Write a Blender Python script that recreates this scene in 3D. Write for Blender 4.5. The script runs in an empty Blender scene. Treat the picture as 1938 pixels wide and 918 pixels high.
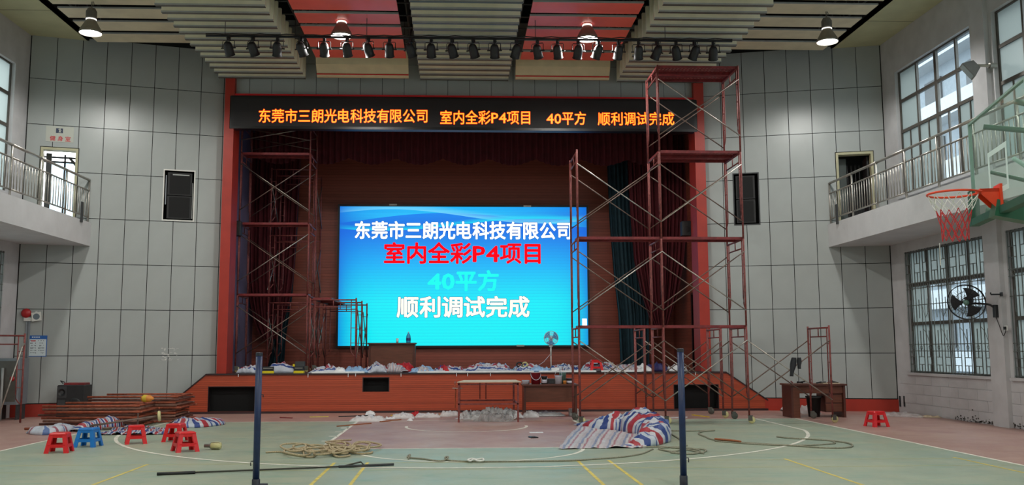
import bpy, math, random
from mathutils import Vector, Matrix
PI = math.pi
rnd = random.Random(7)
SC = bpy.context.scene
COL = SC.collection

# ------------------------------------------------------------------ camera
FPX, PCX, PCY = 1750.0, 945.0, 459.0            # focal length and principal point, image taken as 1938 x 918
YAW, PITCH, ROLL, EYE = math.radians(2.6219), math.radians(6.54355), 0.0033, 1.61
fwd = Vector((math.sin(YAW)*math.cos(PITCH), math.cos(YAW)*math.cos(PITCH), math.sin(PITCH)))
r0 = Vector((math.cos(YAW), -math.sin(YAW), 0)); u0 = r0.cross(fwd)
rgt = r0*math.cos(ROLL) - u0*math.sin(ROLL); upv = u0*math.cos(ROLL) + r0*math.sin(ROLL)
CAM = Vector((0, 0, EYE))
cam = bpy.data.cameras.new('camera'); cam_o = bpy.data.objects.new('camera', cam); COL.objects.link(cam_o)
cam.sensor_width = 36; cam.lens = FPX/1938*36; cam.shift_x = (969-PCX)/1938; cam.clip_end = 300
cam_o.matrix_world = Matrix(((rgt.x, upv.x, -fwd.x, 0), (rgt.y, upv.y, -fwd.y, 0), (rgt.z, upv.z, -fwd.z, EYE), (0, 0, 0, 1)))
SC.camera = cam_o
def ray(px, py): return fwd + rgt*((px-PCX)/FPX) - upv*((py-PCY)/FPX)
def atY(px, py, Y): d = ray(px, py); return CAM + d*(Y/d.y)            # point of a sight line at a real depth
def atZ(px, py, Z=0.0): d = ray(px, py); return CAM + d*((Z-EYE)/d.z)   # ... at a real height
def atX(px, py, X): d = ray(px, py); return CAM + d*(X/d.x)

# ------------------------------------------------------------------ sky, exposure
W = bpy.data.worlds.new('overcast_sky'); SC.world = W; W.use_nodes = True
W.node_tree.nodes['Background'].inputs[0].default_value = (.93, .97, 1, 1)
W.node_tree.nodes['Background'].inputs[1].default_value = 4.6
SC.view_settings.view_transform = 'Standard'; SC.view_settings.look = 'None'
SC.view_settings.gamma = 1; SC.view_settings.use_curve_mapping = False
EXPOSURE = 0.3; SC.view_settings.exposure = EXPOSURE; EM = 2**-EXPOSURE      # screens keep their own brightness
SC.cycles.max_bounces = 6; SC.cycles.diffuse_bounces = 4; SC.cycles.glossy_bounces = 2; SC.cycles.caustics_reflective = False; SC.cycles.caustics_refractive = False
LAMP_W = 365.0

# ------------------------------------------------------------------ materials
M = {}
def srgb(r, g, b):
    f = lambda c: (c/255/12.92) if c/255 <= .04045 else ((c/255+.055)/1.055)**2.4
    return (f(r), f(g), f(b), 1)
def mat(name, rgb, rough=.6, metal=0, var=.08, scale=6, bump=0, bscale=40, coat=0, emit=0, alpha=1, trans=0, spec=.5, stretch=None):
    m = bpy.data.materials.new(name); m.use_nodes = True; M[name] = m
    nt = m.node_tree; N, L = nt.nodes, nt.links; b = N['Principled BSDF']
    c = srgb(*rgb)
    b.inputs['Roughness'].default_value = rough; b.inputs['Metallic'].default_value = metal
    b.inputs['Coat Weight'].default_value = coat; b.inputs['Alpha'].default_value = alpha
    b.inputs['Transmission Weight'].default_value = trans; b.inputs['Specular IOR Level'].default_value = spec
    b.inputs['Base Color'].default_value = c
    if emit: b.inputs['Emission Color'].default_value = c; b.inputs['Emission Strength'].default_value = emit
    if var or bump:
        tc = N.new('ShaderNodeTexCoord'); src = tc.outputs['Object']
        if stretch:
            mp = N.new('ShaderNodeMapping'); mp.inputs['Scale'].default_value = stretch; L.new(src, mp.inputs[0]); src = mp.outputs[0]
    if var:
        n = N.new('ShaderNodeTexNoise'); n.inputs['Scale'].default_value = scale; n.inputs['Detail'].default_value = 5
        L.new(src, n.inputs['Vector'])
        mx = N.new('ShaderNodeMix'); mx.data_type = 'RGBA'
        mx.inputs[6].default_value = tuple(v*(1-var*1.6) for v in c[:3])+(1,); mx.inputs[7].default_value = tuple(min(1, v*(1+var*1.6)) for v in c[:3])+(1,)
        rp = N.new('ShaderNodeMapRange'); rp.inputs[1].default_value = .3; rp.inputs[2].default_value = .7
        L.new(n.outputs[0], rp.inputs[0]); L.new(rp.outputs[0], mx.inputs[0]); L.new(mx.outputs[2], b.inputs['Base Color'])
    if bump:
        n2 = N.new('ShaderNodeTexNoise'); n2.inputs['Scale'].default_value = bscale; L.new(src, n2.inputs['Vector'])
        bp = N.new('ShaderNodeBump'); bp.inputs['Strength'].default_value = bump; bp.inputs['Distance'].default_value = .02
        L.new(n2.outputs[0], bp.inputs['Height']); L.new(bp.outputs[0], b.inputs['Normal'])
    return m
def strips(name, rgb, pitch, rough=.4, dark=.45):
    """timber cladding too fine to pick apart: grooves every `pitch` metres up the wall, grain along it"""
    m = mat(name, rgb, rough, var=0); N, L = m.node_tree.nodes, m.node_tree.links; b = N['Principled BSDF']; c = srgb(*rgb)
    g = N.new('ShaderNodeNewGeometry'); s = N.new('ShaderNodeSeparateXYZ'); L.new(g.outputs['Position'], s.inputs[0])
    d = N.new('ShaderNodeMath'); d.operation = 'MULTIPLY'; d.inputs[1].default_value = 1/pitch; L.new(s.outputs[2], d.inputs[0])
    fr = N.new('ShaderNodeMath'); fr.operation = 'FRACT'; L.new(d.outputs[0], fr.inputs[0])
    fl = N.new('ShaderNodeMath'); fl.operation = 'FLOOR'; L.new(d.outputs[0], fl.inputs[0])
    gr = N.new('ShaderNodeMath'); gr.operation = 'LESS_THAN'; gr.inputs[1].default_value = .16; L.new(fr.outputs[0], gr.inputs[0])
    mp = N.new('ShaderNodeMapping'); mp.inputs['Scale'].default_value = (1.2, 1.2, 30); L.new(g.outputs['Position'], mp.inputs[0])
    n = N.new('ShaderNodeTexNoise'); n.inputs['Scale'].default_value = 2.2; n.inputs['Detail'].default_value = 6; L.new(mp.outputs[0], n.inputs['Vector'])
    wn = N.new('ShaderNodeTexWhiteNoise'); wn.noise_dimensions = '1D'; L.new(fl.outputs[0], wn.inputs['W'])
    ad = N.new('ShaderNodeMath'); ad.operation = 'MULTIPLY_ADD'; ad.inputs[1].default_value = .35; L.new(wn.outputs[0], ad.inputs[0]); L.new(n.outputs[0], ad.inputs[2])
    cr = N.new('ShaderNodeMapRange'); cr.inputs[1].default_value = .3; cr.inputs[2].default_value = 1.05; cr.inputs[3].default_value = .72; cr.inputs[4].default_value = 1.25
    L.new(ad.outputs[0], cr.inputs[0])
    gm = N.new('ShaderNodeMath'); gm.operation = 'MULTIPLY_ADD'; gm.inputs[1].default_value = -dark; gm.inputs[2].default_value = 1; L.new(gr.outputs[0], gm.inputs[0])
    pm = N.new('ShaderNodeMath'); pm.operation = 'MULTIPLY'; L.new(cr.outputs[0], pm.inputs[0]); L.new(gm.outputs[0], pm.inputs[1])
    vm = N.new('ShaderNodeVectorMath'); vm.operation = 'SCALE'; vm.inputs[0].default_value = c[:3]; L.new(pm.outputs[0], vm.inputs['Scale'])
    L.new(vm.outputs[0], b.inputs['Base Color'])
    bp = N.new('ShaderNodeBump'); bp.inputs['Strength'].default_value = .5; bp.inputs['Distance'].default_value = .004; bp.invert = True
    L.new(gr.outputs[0], bp.inputs['Height']); L.new(bp.outputs[0], b.inputs['Normal'])
    return m
def stripe_cloth(name, cols, n, rough=.45, axis=0):
    """woven striped sheeting, the stripes follow the sheet's own UV"""
    m = mat(name, (200, 200, 200), rough, var=0); N, L = m.node_tree.nodes, m.node_tree.links; b = N['Principled BSDF']
    uv = N.new('ShaderNodeUVMap'); s = N.new('ShaderNodeSeparateXYZ'); L.new(uv.outputs[0], s.inputs[0])
    d = N.new('ShaderNodeMath'); d.operation = 'MULTIPLY'; d.inputs[1].default_value = n; L.new(s.outputs[axis], d.inputs[0])
    fr = N.new('ShaderNodeMath'); fr.operation = 'FRACT'; L.new(d.outputs[0], fr.inputs[0])
    cr = N.new('ShaderNodeValToRGB'); cr.color_ramp.interpolation = 'CONSTANT'; L.new(fr.outputs[0], cr.inputs[0])
    el = cr.color_ramp.elements
    while len(el) < len(cols): el.new(.5)
    for e, (p, c) in zip(el, cols): e.position = p; e.color = srgb(*c)
    tc = N.new('ShaderNodeTexNoise'); tc.inputs['Scale'].default_value = 9
    mx = N.new('ShaderNodeMix'); mx.data_type = 'RGBA'; mx.blend_type = 'MULTIPLY'; mx.inputs[0].default_value = .35
    L.new(cr.outputs[0], mx.inputs[6]); L.new(tc.outputs[0], mx.inputs[7]); L.new(mx.outputs[2], b.inputs['Base Color'])
    return m

mat('panel', (164, 169, 167), .34, var=.025, scale=1.5, bump=.04, bscale=120)
mat('gap', (20, 21, 22), .8, var=0)
mat('white_wall', (196, 196, 198), .8, var=.05, scale=2.5, bump=.12, bscale=30)
mat('balcony_paint', (206, 207, 208), .75, var=.04, scale=2, bump=.08, bscale=25)
mat('orange_paint', (164, 44, 28), .45, var=.06, scale=3)
mat('red_line', (214, 28, 34), .4, var=0)
mat('mould', (88, 86, 82), .9, var=.2)
mat('wing_blue_lit', (120, 104, 128), .6, var=.1, scale=2)  # purple-grey carries the blue light on the wing wall in its colour
strips('stage_cladding', (174, 74, 46), .052)
strips('backdrop_cladding', (148, 76, 60), .09, dark=.3)
mat('dark_trim', (52, 34, 36), .4, var=.1)
mat('stage_boards', (104, 70, 58), .5, var=.12, scale=4)
mat('black_recess', (9, 9, 10), .8, var=0)
mat('ceiling_beige', (186, 182, 144), .7, var=.05, scale=2)
mat('board_beige', (214, 202, 164), .6, var=.05, scale=3)
mat('board_peach', (214, 202, 172), .6, var=.05, scale=3)
mat('louvre_cream', (246, 241, 216), .5, var=.04, scale=3)
mat('ceiling_red', (248, 108, 98), .35, var=.04, scale=2)
mat('pale_metal', (176, 178, 176), .5, metal=.2, var=.05)
mat('roof_dark', (30, 30, 32), .9, var=.1)
mat('truss_grey', (84, 86, 88), .6, metal=.3, var=.1)
mat('steel', (170, 166, 158), .38, metal=.75, var=.06, scale=12)
mat('aluminium', (150, 150, 146), .4, metal=.8, var=.06)
mat('window_frame', (92, 88, 82), .5, metal=.3, var=.08)
mat('grille_steel', (112, 116, 112), .5, metal=.4, var=.1)
mat('door_frame', (178, 174, 142), .5, var=.05)
mat('scaffold_red', (126, 64, 60), .55, metal=.1, var=.22, scale=14)
mat('scaffold_rust', (150, 76, 50), .6, metal=.1, var=.25, scale=12)
mat('scaffold_brown', (100, 62, 50), .65, metal=.1, var=.25, scale=12)
mat('scaffold_dull', (128, 92, 78), .65, metal=.1, var=.25, scale=12)
mat('deck_red', (122, 40, 42), .55, metal=.1, var=.18, scale=9)
mat('brace_grey', (116, 98, 88), .5, metal=.4, var=.2, scale=10)
mat('brace_bright', (176, 170, 160), .35, metal=.7, var=.15, scale=10)
mat('caster_cream', (202, 194, 140), .5, var=.1)
mat('caster_dark', (92, 92, 86), .5, metal=.4, var=.15)
mat('black', (22, 22, 24), .45, var=0)
mat('black_gloss', (14, 14, 16), .2, var=0)
mat('black_plastic', (34, 35, 37), .5, var=.08)
mat('dark_grey', (58, 60, 62), .6, var=.1)
mat('stool_red', (214, 24, 30), .35, var=.03)
mat('stool_blue', (24, 120, 200), .35, var=.03)
mat('desk_wood', (104, 58, 40), .45, var=.14, scale=3, stretch=(1, 1, 12))
mat('desk_edge', (84, 44, 34), .4, var=.1)
mat('plywood', (206, 188, 160), .6, var=.08, scale=5)
mat('post_blue', (26, 44, 84), .35, var=.15, scale=9)
mat('post_dark', (34, 38, 50), .45, var=.1)
mat('maroon_velvet', (84, 18, 28), .85, var=.15, scale=4)
mat('teal_velvet', (24, 52, 62), .85, var=.15, scale=4)
mat('rope_beige', (176, 160, 128), .9, var=.2, scale=60)
mat('rope_grey', (140, 138, 120), .9, var=.2, scale=60)
mat('cable_dark', (60, 60, 52), .6, var=.1)
mat('line_white', (226, 224, 210), .6, var=.1, scale=8)
mat('line_yellow', (208, 190, 96), .6, var=.15, scale=8)
mat('line_faint', (176, 178, 128), .6, var=.1, scale=8)
mat('foam_white', (236, 238, 238), .7, var=.04)
mat('sheet_white', (226, 228, 230), .5, var=.08, scale=8)
mat('sheet_blue', (150, 186, 222), .45, var=.1, scale=8)
mat('cloth_blue', (44, 62, 148), .6, var=.12)
mat('cloth_navy', (48, 44, 96), .6, var=.15)
mat('cloth_red', (176, 24, 34), .6, var=.12)
mat('bag_clear', (244, 246, 248), .25, var=.05, scale=12, alpha=.6)
mat('bag_grey', (206, 204, 204), .3, var=.15, scale=9, alpha=.38)
mat('cloth_dark', (40, 42, 46), .8, var=.1)
mat('yellow_plastic', (224, 204, 30), .4, var=.05)
mat('bucket_maroon', (124, 22, 36), .4, var=.06)
mat('tin_white', (204, 204, 216), .4, var=.05)
mat('tin_green', (104, 140, 128), .4, var=.05)
mat('tin_blue', (44, 58, 122), .4, var=.05)
mat('cap_orange', (220, 140, 60), .4, var=.05)
mat('hoop_orange', (226, 66, 28), .4, var=.05)
mat('hoop_green', (36, 92, 66), .4, var=.08)
mat('hoop_pad', (30, 78, 58), .6, var=.06)
mat('net_white', (222, 222, 216), .8, var=0)
mat('net_red', (196, 52, 56), .8, var=0)
mat('board_rim', (128, 158, 146), .4, var=.05)
mat('board_line', (206, 226, 220), .5, var=0)
mat('bell_red', (170, 30, 34), .4, var=.05)
mat('plaster_white', (220, 220, 214), .6, var=.03)
mat('conduit_grey', (134, 140, 146), .5, metal=.3, var=.05)
mat('poster_white', (216, 228, 232), .6, var=0)
mat('poster_blue', (36, 98, 176), .6, var=0)
mat('print_grey', (110, 122, 130), .7, var=0)
mat('print_red', (190, 60, 66), .7, var=0)
mat('sign_navy', (32, 46, 74), .5, var=0)
mat('sign_red', (186, 40, 48), .5, var=0)
mat('sign_cream', (182, 184, 174), .6, var=0)
mat('fan_blue', (60, 150, 210), .25, var=0, alpha=.75)
mat('leaf', (70, 100, 60), .7, var=.25, scale=8)
mat('stone_white', (168, 172, 174), .8, var=.04)
mat('facade_grey', (126, 134, 140), .8, var=.06)
mat('timber', (156, 92, 56), .6, var=.15, scale=6, stretch=(2, 20, 20))
mat('phone_black', (30, 28, 28), .3, var=0)
mat('tape_yellow', (216, 186, 60), .6, var=.1)
mat('lamp_alu', (146, 142, 132), .4, metal=.7, var=.06)
mat('lamp_grey', (104, 102, 96), .5, metal=.4, var=.08)
mat('lamp_glow', (255, 252, 246), .4, var=0, emit=14)
mat('led_orange', (255, 150, 40), .5, var=0, emit=1.7*EM)
mat('led_halo', (236, 26, 4), .5, var=0, emit=.8*EM)  # red glow round the sign letters, drawn as fatter lit copies behind them
mat('led_outline', (0, 84, 150), .5, var=0, emit=.8*EM)
mat('led_outline_cyan', (0, 182, 212), .5, var=0, emit=.95*EM)
mat('lamp_ring', (255, 252, 246), .4, var=0, emit=1.5)
mat('led_white', (255, 255, 255), .5, var=0, emit=1.15*EM)
mat('led_red', (240, 0, 18), .6, var=0, emit=1.0*EM, spec=.1)
mat('led_cyan', (0, 228, 214), .5, var=0, emit=.95*EM)
mat('led_cream', (250, 246, 214), .5, var=0, emit=1.05*EM)
mat('led_bezel', (14, 13, 15), .35, var=0)
mat('led_panel_off', (28, 24, 26), .6, var=.1, scale=3)

def glass(name, rgb, rough, mixv, var=0):
    m = bpy.data.materials.new(name); m.use_nodes = True; M[name] = m; N, L = m.node_tree.nodes, m.node_tree.links
    b = N['Principled BSDF']; b.inputs['Base Color'].default_value = srgb(*rgb); b.inputs['Roughness'].default_value = rough
    t = N.new('ShaderNodeBsdfTransparent'); t.inputs[0].default_value = srgb(*rgb)
    x = N.new('ShaderNodeMixShader'); x.inputs[0].default_value = mixv
    L.new(t.outputs[0], x.inputs[1]); L.new(b.outputs[0], x.inputs[2]); L.new(x.outputs[0], N['Material Output'].inputs[0])
    return m
glass('pane_dusty', (168, 180, 178), .35, .5)
glass('pane_clear', (206, 220, 226), .1, .14)
glass('board_glass', (232, 242, 238), .03, .09)
# frosted panes: daylight spread by the obscure glass
m = bpy.data.materials.new('pane_frosted'); m.use_nodes = True; M['pane_frosted'] = m; N, L = m.node_tree.nodes, m.node_tree.links
tl = N.new('ShaderNodeBsdfTranslucent'); tl.inputs[0].default_value = srgb(124, 134, 131)
x = N.new('ShaderNodeMixShader'); x.inputs[0].default_value = .25
L.new(tl.outputs[0], x.inputs[1]); L.new(N['Principled BSDF'].outputs[0], x.inputs[2]); L.new(x.outputs[0], N['Material Output'].inputs[0])
N['Principled BSDF'].inputs['Base Color'].default_value = srgb(150, 160, 158); N['Principled BSDF'].inputs['Roughness'].default_value = .3

stripe_cloth('tarp', [(0, (196, 204, 214)), (.2, (44, 70, 140)), (.42, (204, 208, 216)), (.56, (176, 52, 64)), (.8, (208, 206, 212)), (.92, (70, 96, 160))], 7)
stripe_cloth('tarp_pale', [(0, (204, 196, 200)), (.24, (150, 160, 186)), (.42, (212, 208, 208)), (.6, (190, 140, 148)), (.75, (214, 210, 212))], 6)
stripe_cloth('tarp_light', [(0, (206, 214, 226)), (.3, (96, 124, 178)), (.45, (214, 220, 230)), (.66, (168, 96, 112)), (.8, (210, 218, 230))], 4)

stripe_cloth('tarp_long', [(0, (206, 214, 226)), (.25, (60, 88, 156)), (.42, (214, 220, 230)), (.6, (170, 70, 86)), (.78, (216, 220, 230))], 2.3, axis=1)
stripe_cloth('tarp_slant', [(0, (200, 206, 220)), (.35, (52, 76, 146)), (.5, (216, 218, 226)), (.7, (168, 60, 76)), (.85, (206, 210, 222))], 1.6, axis=1)
# painted court floor: red surround and key, green court, worn and blotchy
HX, HALF, BASE, KEYH, FTY = .2, 7.53, 21.15, 2.42, 15.35
m = bpy.data.materials.new('court_paint'); m.use_nodes = True; M['court_paint'] = m; N, L = m.node_tree.nodes, m.node_tree.links; b = N['Principled BSDF']
g = N.new('ShaderNodeNewGeometry'); s = N.new('ShaderNodeSeparateXYZ'); L.new(g.outputs['Position'], s.inputs[0])
def mth(op, a, bb=None):
    n = N.new('ShaderNodeMath'); n.operation = op
    for i, v in enumerate((a, bb)):
        if v is None: continue
        if hasattr(v, 'is_linked'): L.new(v, n.inputs[i])
        else: n.inputs[i].default_value = v
    return n.outputs[0]
ax = mth('ABSOLUTE', mth('SUBTRACT', s.outputs[0], HX))
court = mth('MULTIPLY', mth('LESS_THAN', ax, HALF), mth('LESS_THAN', s.outputs[1], BASE))
key = mth('MULTIPLY', mth('LESS_THAN', ax, KEYH), mth('GREATER_THAN', s.outputs[1], FTY))
green = mth('MULTIPLY', court, mth('SUBTRACT', 1.0, key))
def nz(scale, det=6, st=(1, 1, 1)):
    mp = N.new('ShaderNodeMapping'); mp.inputs['Scale'].default_value = st; L.new(g.outputs['Position'], mp.inputs[0])
    n = N.new('ShaderNodeTexNoise'); n.inputs['Scale'].default_value = scale; n.inputs['Detail'].default_value = det; n.inputs['Roughness'].default_value = .65
    L.new(mp.outputs[0], n.inputs['Vector']); return n.outputs[0]
def mixc(f, a, c):
    n = N.new('ShaderNodeMix'); n.data_type = 'RGBA'
    L.new(f, n.inputs[0])
    for i, v in ((6, a), (7, c)):
        if isinstance(v, tuple): n.inputs[i].default_value = v
        else: L.new(v, n.inputs[i])
    return n.outputs[2]
def rng(v, a, c):
    n = N.new('ShaderNodeMapRange'); n.inputs[1].default_value = a; n.inputs[2].default_value = c; L.new(v, n.inputs[0]); return n.outputs[0]
gcol = mixc(rng(nz(.9, 8), .38, .66), srgb(166, 174, 152), srgb(148, 166, 150))
gcol = mixc(rng(nz(3.2, 8, (.35, 1.4, 1)), .55, .72), gcol, srgb(124, 160, 142))
rcol = mixc(rng(nz(1.1, 8), .35, .68), srgb(182, 150, 138), srgb(166, 126, 120))
rcol = mixc(rng(nz(2.6, 8, (.5, 1.2, 1)), .56, .75), rcol, srgb(178, 146, 128))
fc = mixc(green, rcol, gcol)
fc = mixc(rng(nz(14, 9), .62, .8), fc, srgb(92, 92, 84))
L.new(fc, b.inputs['Base Color'])
rr = rng(nz(1.7, 6), .3, .75); rm = N.new('ShaderNodeMapRange'); rm.inputs[3].default_value = .34; rm.inputs[4].default_value = .52; L.new(rr, rm.inputs[0]); L.new(rm.outputs[0], b.inputs['Roughness'])
bp = N.new('ShaderNodeBump'); bp.inputs['Strength'].default_value = .06; bp.inputs['Distance'].default_value = .01; L.new(nz(60, 3), bp.inputs['Height']); L.new(bp.outputs[0], b.inputs['Normal'])

# ------------------------------------------------------------------ mesh helpers
ORG = {}
def link(o, parent=None):
    COL.objects.link(o)
    if parent is not None: o.parent = parent
    return o
def tag(o, label=None, cat=None, group=None, kind=None):
    if label: o['label'] = label
    if cat: o['category'] = cat
    if group: o['group'] = group
    if kind: o['kind'] = kind
    return o
def thing(name, label, cat, loc=(0, 0, 0), rz=0, group=None):
    o = bpy.data.objects.new(name, None); o.empty_display_size = .1; link(o); o.location = loc; o.rotation_euler = (0, 0, rz)
    ORG[o.name] = Vector(loc) if rz == 0 else Vector((0, 0, 0))
    return tag(o, label, cat, group)
def frame_of(d):
    d = Vector(d).normalized(); a = Vector((0, 0, 1)) if abs(d.z) < .95 else Vector((1, 0, 0))
    x = d.cross(a).normalized(); return x, x.cross(d).normalized(), d
class MB:
    def __init__(s): s.v = []; s.f = []; s.uv = None
    def add(s, vs, fs):
        n = len(s.v); s.v += [Vector(p) for p in vs]; s.f += [tuple(i+n for i in f) for f in fs]; return s
    def box(s, x0, x1, y0, y1, z0, z1, o=None, ax=None, ay=None, az=None):
        ps = [(x, y, z) for z in (z0, z1) for y in (y0, y1) for x in (x0, x1)]
        if o is not None:
            o, ax, ay, az = Vector(o), Vector(ax), Vector(ay), Vector(az or (0, 0, 1)); ps = [o+ax*p[0]+ay*p[1]+az*p[2] for p in ps]
        return s.add(ps, [(0, 2, 3, 1), (4, 5, 7, 6), (0, 1, 5, 4), (2, 6, 7, 3), (0, 4, 6, 2), (1, 3, 7, 5)])
    def bbox(s, x0, x1, y0, y1, z0, z1, b=.01):
        """box with chamfered vertical edges and top"""
        def ring(x0, x1, y0, y1, z, c): return [(x0+c, y0, z), (x1-c, y0, z), (x1, y0+c, z), (x1, y1-c, z), (x1-c, y1, z), (x0+c, y1, z), (x0, y1-c, z), (x0, y0+c, z)]
        vs = ring(x0, x1, y0, y1, z0, b)+ring(x0, x1, y0, y1, z1-b, b)+ring(x0+b, x1-b, y0+b, y1-b, z1, b)
        fs = [tuple(reversed(range(8))), tuple(range(16, 24))]
        for k in (0, 8): fs += [(k+i, k+(i+1) % 8, k+8+(i+1) % 8, k+8+i) for i in range(8)]
        return s.add(vs, fs)
    def tube(s, p, q, r, n=8, r2=None):
        p, q = Vector(p), Vector(q); x, y, d = frame_of(q-p); r2 = r if r2 is None else r2
        cs = [(math.cos(2*PI*i/n), math.sin(2*PI*i/n)) for i in range(n)]
        vs = [p+(x*c+y*e)*r for c, e in cs]+[q+(x*c+y*e)*r2 for c, e in cs]
        return s.add(vs, [(i, (i+1) % n, n+(i+1) % n, n+i) for i in range(n)]+[tuple(reversed(range(n))), tuple(range(n, 2*n))])
    def path(s, pts, r, n=6, closed=False):
        pts = [Vector(p) for p in pts]; m = len(pts); vs = []
        for i, p in enumerate(pts):
            a = pts[(i-1) % m] if (closed or i > 0) else p; c = pts[(i+1) % m] if (closed or i < m-1) else p
            x, y, d = frame_of(c-a); vs += [p+(x*math.cos(2*PI*k/n)+y*math.sin(2*PI*k/n))*r for k in range(n)]
        fs = []
        for i in range(m if closed else m-1):
            j = (i+1) % m; fs += [(i*n+k, i*n+(k+1) % n, j*n+(k+1) % n, j*n+k) for k in range(n)]
        if not closed: fs += [tuple(reversed(range(n))), tuple(range((m-1)*n, m*n))]
        return s.add(vs, fs)
    def lathe(s, prof, o=(0, 0, 0), axis=(0, 0, 1), n=20):
        x, y, d = frame_of(axis); o = Vector(o); vs = []; fs = []
        for r, h in prof: vs += [o+d*h+(x*math.cos(2*PI*i/n)+y*math.sin(2*PI*i/n))*max(r, 1e-4) for i in range(n)]
        for k in range(len(prof)-1): fs += [(k*n+i, k*n+(i+1) % n, (k+1)*n+(i+1) % n, (k+1)*n+i) for i in range(n)]
        return s.add(vs, fs)
    def prism(s, poly, o, ax, ay, d):
        """polygon in the plane (ax, ay) at o, extruded along d"""
        o, ax, ay, d = Vector(o), Vector(ax), Vector(ay), Vector(d); n = len(poly)
        a = [o+ax*p[0]+ay*p[1] for p in poly]; c = [p+d for p in a]
        return s.add(a+c, [tuple(reversed(range(n))), tuple(range(n, 2*n))]+[(i, (i+1) % n, n+(i+1) % n, n+i) for i in range(n)])
    def grid(s, fn, nu, nv):
        n0 = len(s.v); s.uv = []
        vs = [fn(i/nu, j/nv) for j in range(nv+1) for i in range(nu+1)]
        s.uvp = [(i/nu, j/nv) for j in range(nv+1) for i in range(nu+1)]
        return s.add(vs, [(j*(nu+1)+i, j*(nu+1)+i+1, (j+1)*(nu+1)+i+1, (j+1)*(nu+1)+i) for j in range(nv) for i in range(nu)])
    def mesh(s, name, org=Vector((0, 0, 0)), m=None, smooth=False):
        me = bpy.data.meshes.new(name); me.from_pydata([p-org for p in s.v], [], s.f)
        if s.uv is not None and len(s.uvp) == len(s.v):
            ul = me.uv_layers.new(name='UVMap')
            for l in me.loops: ul.data[l.index].uv = s.uvp[l.vertex_index]
        if m: me.materials.append(M[m])
        if smooth: me.polygons.foreach_set('use_smooth', [True]*len(me.polygons))
        me.update(); return me
    def build(s, name, m, parent=None, smooth=False, solid=0):
        if parent is None:
            xs = [p.x for p in s.v]; ys = [p.y for p in s.v]; zs = [p.z for p in s.v]
            org = Vector(((min(xs)+max(xs))/2, (min(ys)+max(ys))/2, min(zs)))
        else: org = ORG[parent.name]
        o = link(bpy.data.objects.new(name, s.mesh(name, org, m, smooth)), parent); ORG[o.name] = org
        if parent is None: o.location = org
        if solid:
            md = o.modifiers.new('thickness', 'SOLIDIFY'); md.thickness = solid
        return o
def struct(o): o['kind'] = 'structure'; return o
def inst(name, me, parent, loc, rz=0):
    o = link(bpy.data.objects.new(name, me), parent); o.location = Vector(loc)-ORG[parent.name]; o.rotation_euler = (0, 0, rz); return o
def copy_tree(o, parent=None):
    c = o.copy(); COL.objects.link(c); c.parent = parent; ORG[c.name] = Vector((0, 0, 0))
    for ch in list(o.children): copy_tree(ch, c)
    return c
def minus(x0, x1, z0, z1, holes):
    """a rectangle less its holes, as rectangles"""
    hs = [h for h in holes if h[0] < x1-1e-4 and h[1] > x0+1e-4 and h[2] < z1-1e-4 and h[3] > z0+1e-4]
    if not hs: return [(x0, x1, z0, z1)]
    xs = sorted({x0, x1, *[min(max(v, x0), x1) for h in hs for v in h[:2]]}); out = []
    for a, b2 in zip(xs, xs[1:]):
        if b2-a < .004: continue
        cuts = sorted((max(h[2], z0), min(h[3], z1)) for h in hs if h[0] < b2-1e-4 and h[1] > a+1e-4); z = z0
        for c0, c1 in cuts:
            if c0-z > .004: out.append((a, b2, z, c0))
            z = max(z, c1)
        if z1-z > .004: out.append((a, b2, z, z1))
    return out
ORD = ['first', 'second', 'third', 'fourth', 'fifth', 'sixth', 'seventh', 'eighth', 'ninth', 'tenth', 'eleventh', 'twelfth', 'thirteenth', 'fourteenth', 'fifteenth', 'sixteenth', 'seventeenth', 'eighteenth', 'nineteenth', 'twentieth', 'twenty-first', 'twenty-second', 'twenty-third', 'twenty-fourth']
GLY = {}
def glyph(ch, bold=0.0):
    """outline of one character as a flat mesh 1 unit high; strokes fattened by shifted copies"""
    if ch not in GLY:
        c = bpy.data.curves.new('glyph', 'FONT'); c.body = ch; c.size = 1; c.resolution_u = 2
        o = bpy.data.objects.new('glyph', c); COL.objects.link(o); bpy.context.view_layer.update()
        me = bpy.data.meshes.new_from_object(o.evaluated_get(bpy.context.evaluated_depsgraph_get()))
        GLY[ch] = ([v.co.copy() for v in me.vertices], [tuple(p.vertices) for p in me.polygons])
        bpy.data.objects.remove(o); bpy.data.meshes.remove(me)
    vs, fs = GLY[ch]; b = MB(); k = 0
    for dx, dy in ([(0, 0)]+[(math.cos(a*PI/4), math.sin(a*PI/4)) for a in range(8)] if bold else [(0, 0)]):
        b.add([(v.x+dx*bold, v.y+dy*bold, k*2e-5) for v in vs], fs); k += 1
    return b
def write(text, o, ax, ay, h, w, m, parent, bold=.02, latin=.6, name='character', under=None):
    """text whose characters fill width w from point o along ax; ay is up, h the character height"""
    ax, ay, o = Vector(ax), Vector(ay), Vector(o); nrm = ax.cross(ay)
    adv = [latin if ord(c) < 256 else 1.0 for c in text]; k = w/sum(adv); x = 0
    for c, a in zip(text, adv):
        if c != ' ':
            g2 = glyph(c, bold); xs = [v.x for v in g2.v]; mx0 = (min(xs)+max(xs))/2
            sx = k if ord(c) > 255 else k*1.2
            for v in g2.v:
                p = o+ax*(x+a*k/2+(v.x-mx0)*sx)+ay*((v.y+.12)*h)+nrm*v.z; v.x, v.y, v.z = p
            go = g2.build(name, m, parent)
            if under:
                g3 = glyph(c, bold+under[1])
                for v in g3.v:
                    p = o+ax*(x+a*k/2+(v.x-mx0)*sx)+ay*((v.y+.12)*h)-nrm*.002+nrm*v.z; v.x, v.y, v.z = p
                g3.build('outline', under[0], go)
        x += a*k
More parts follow.
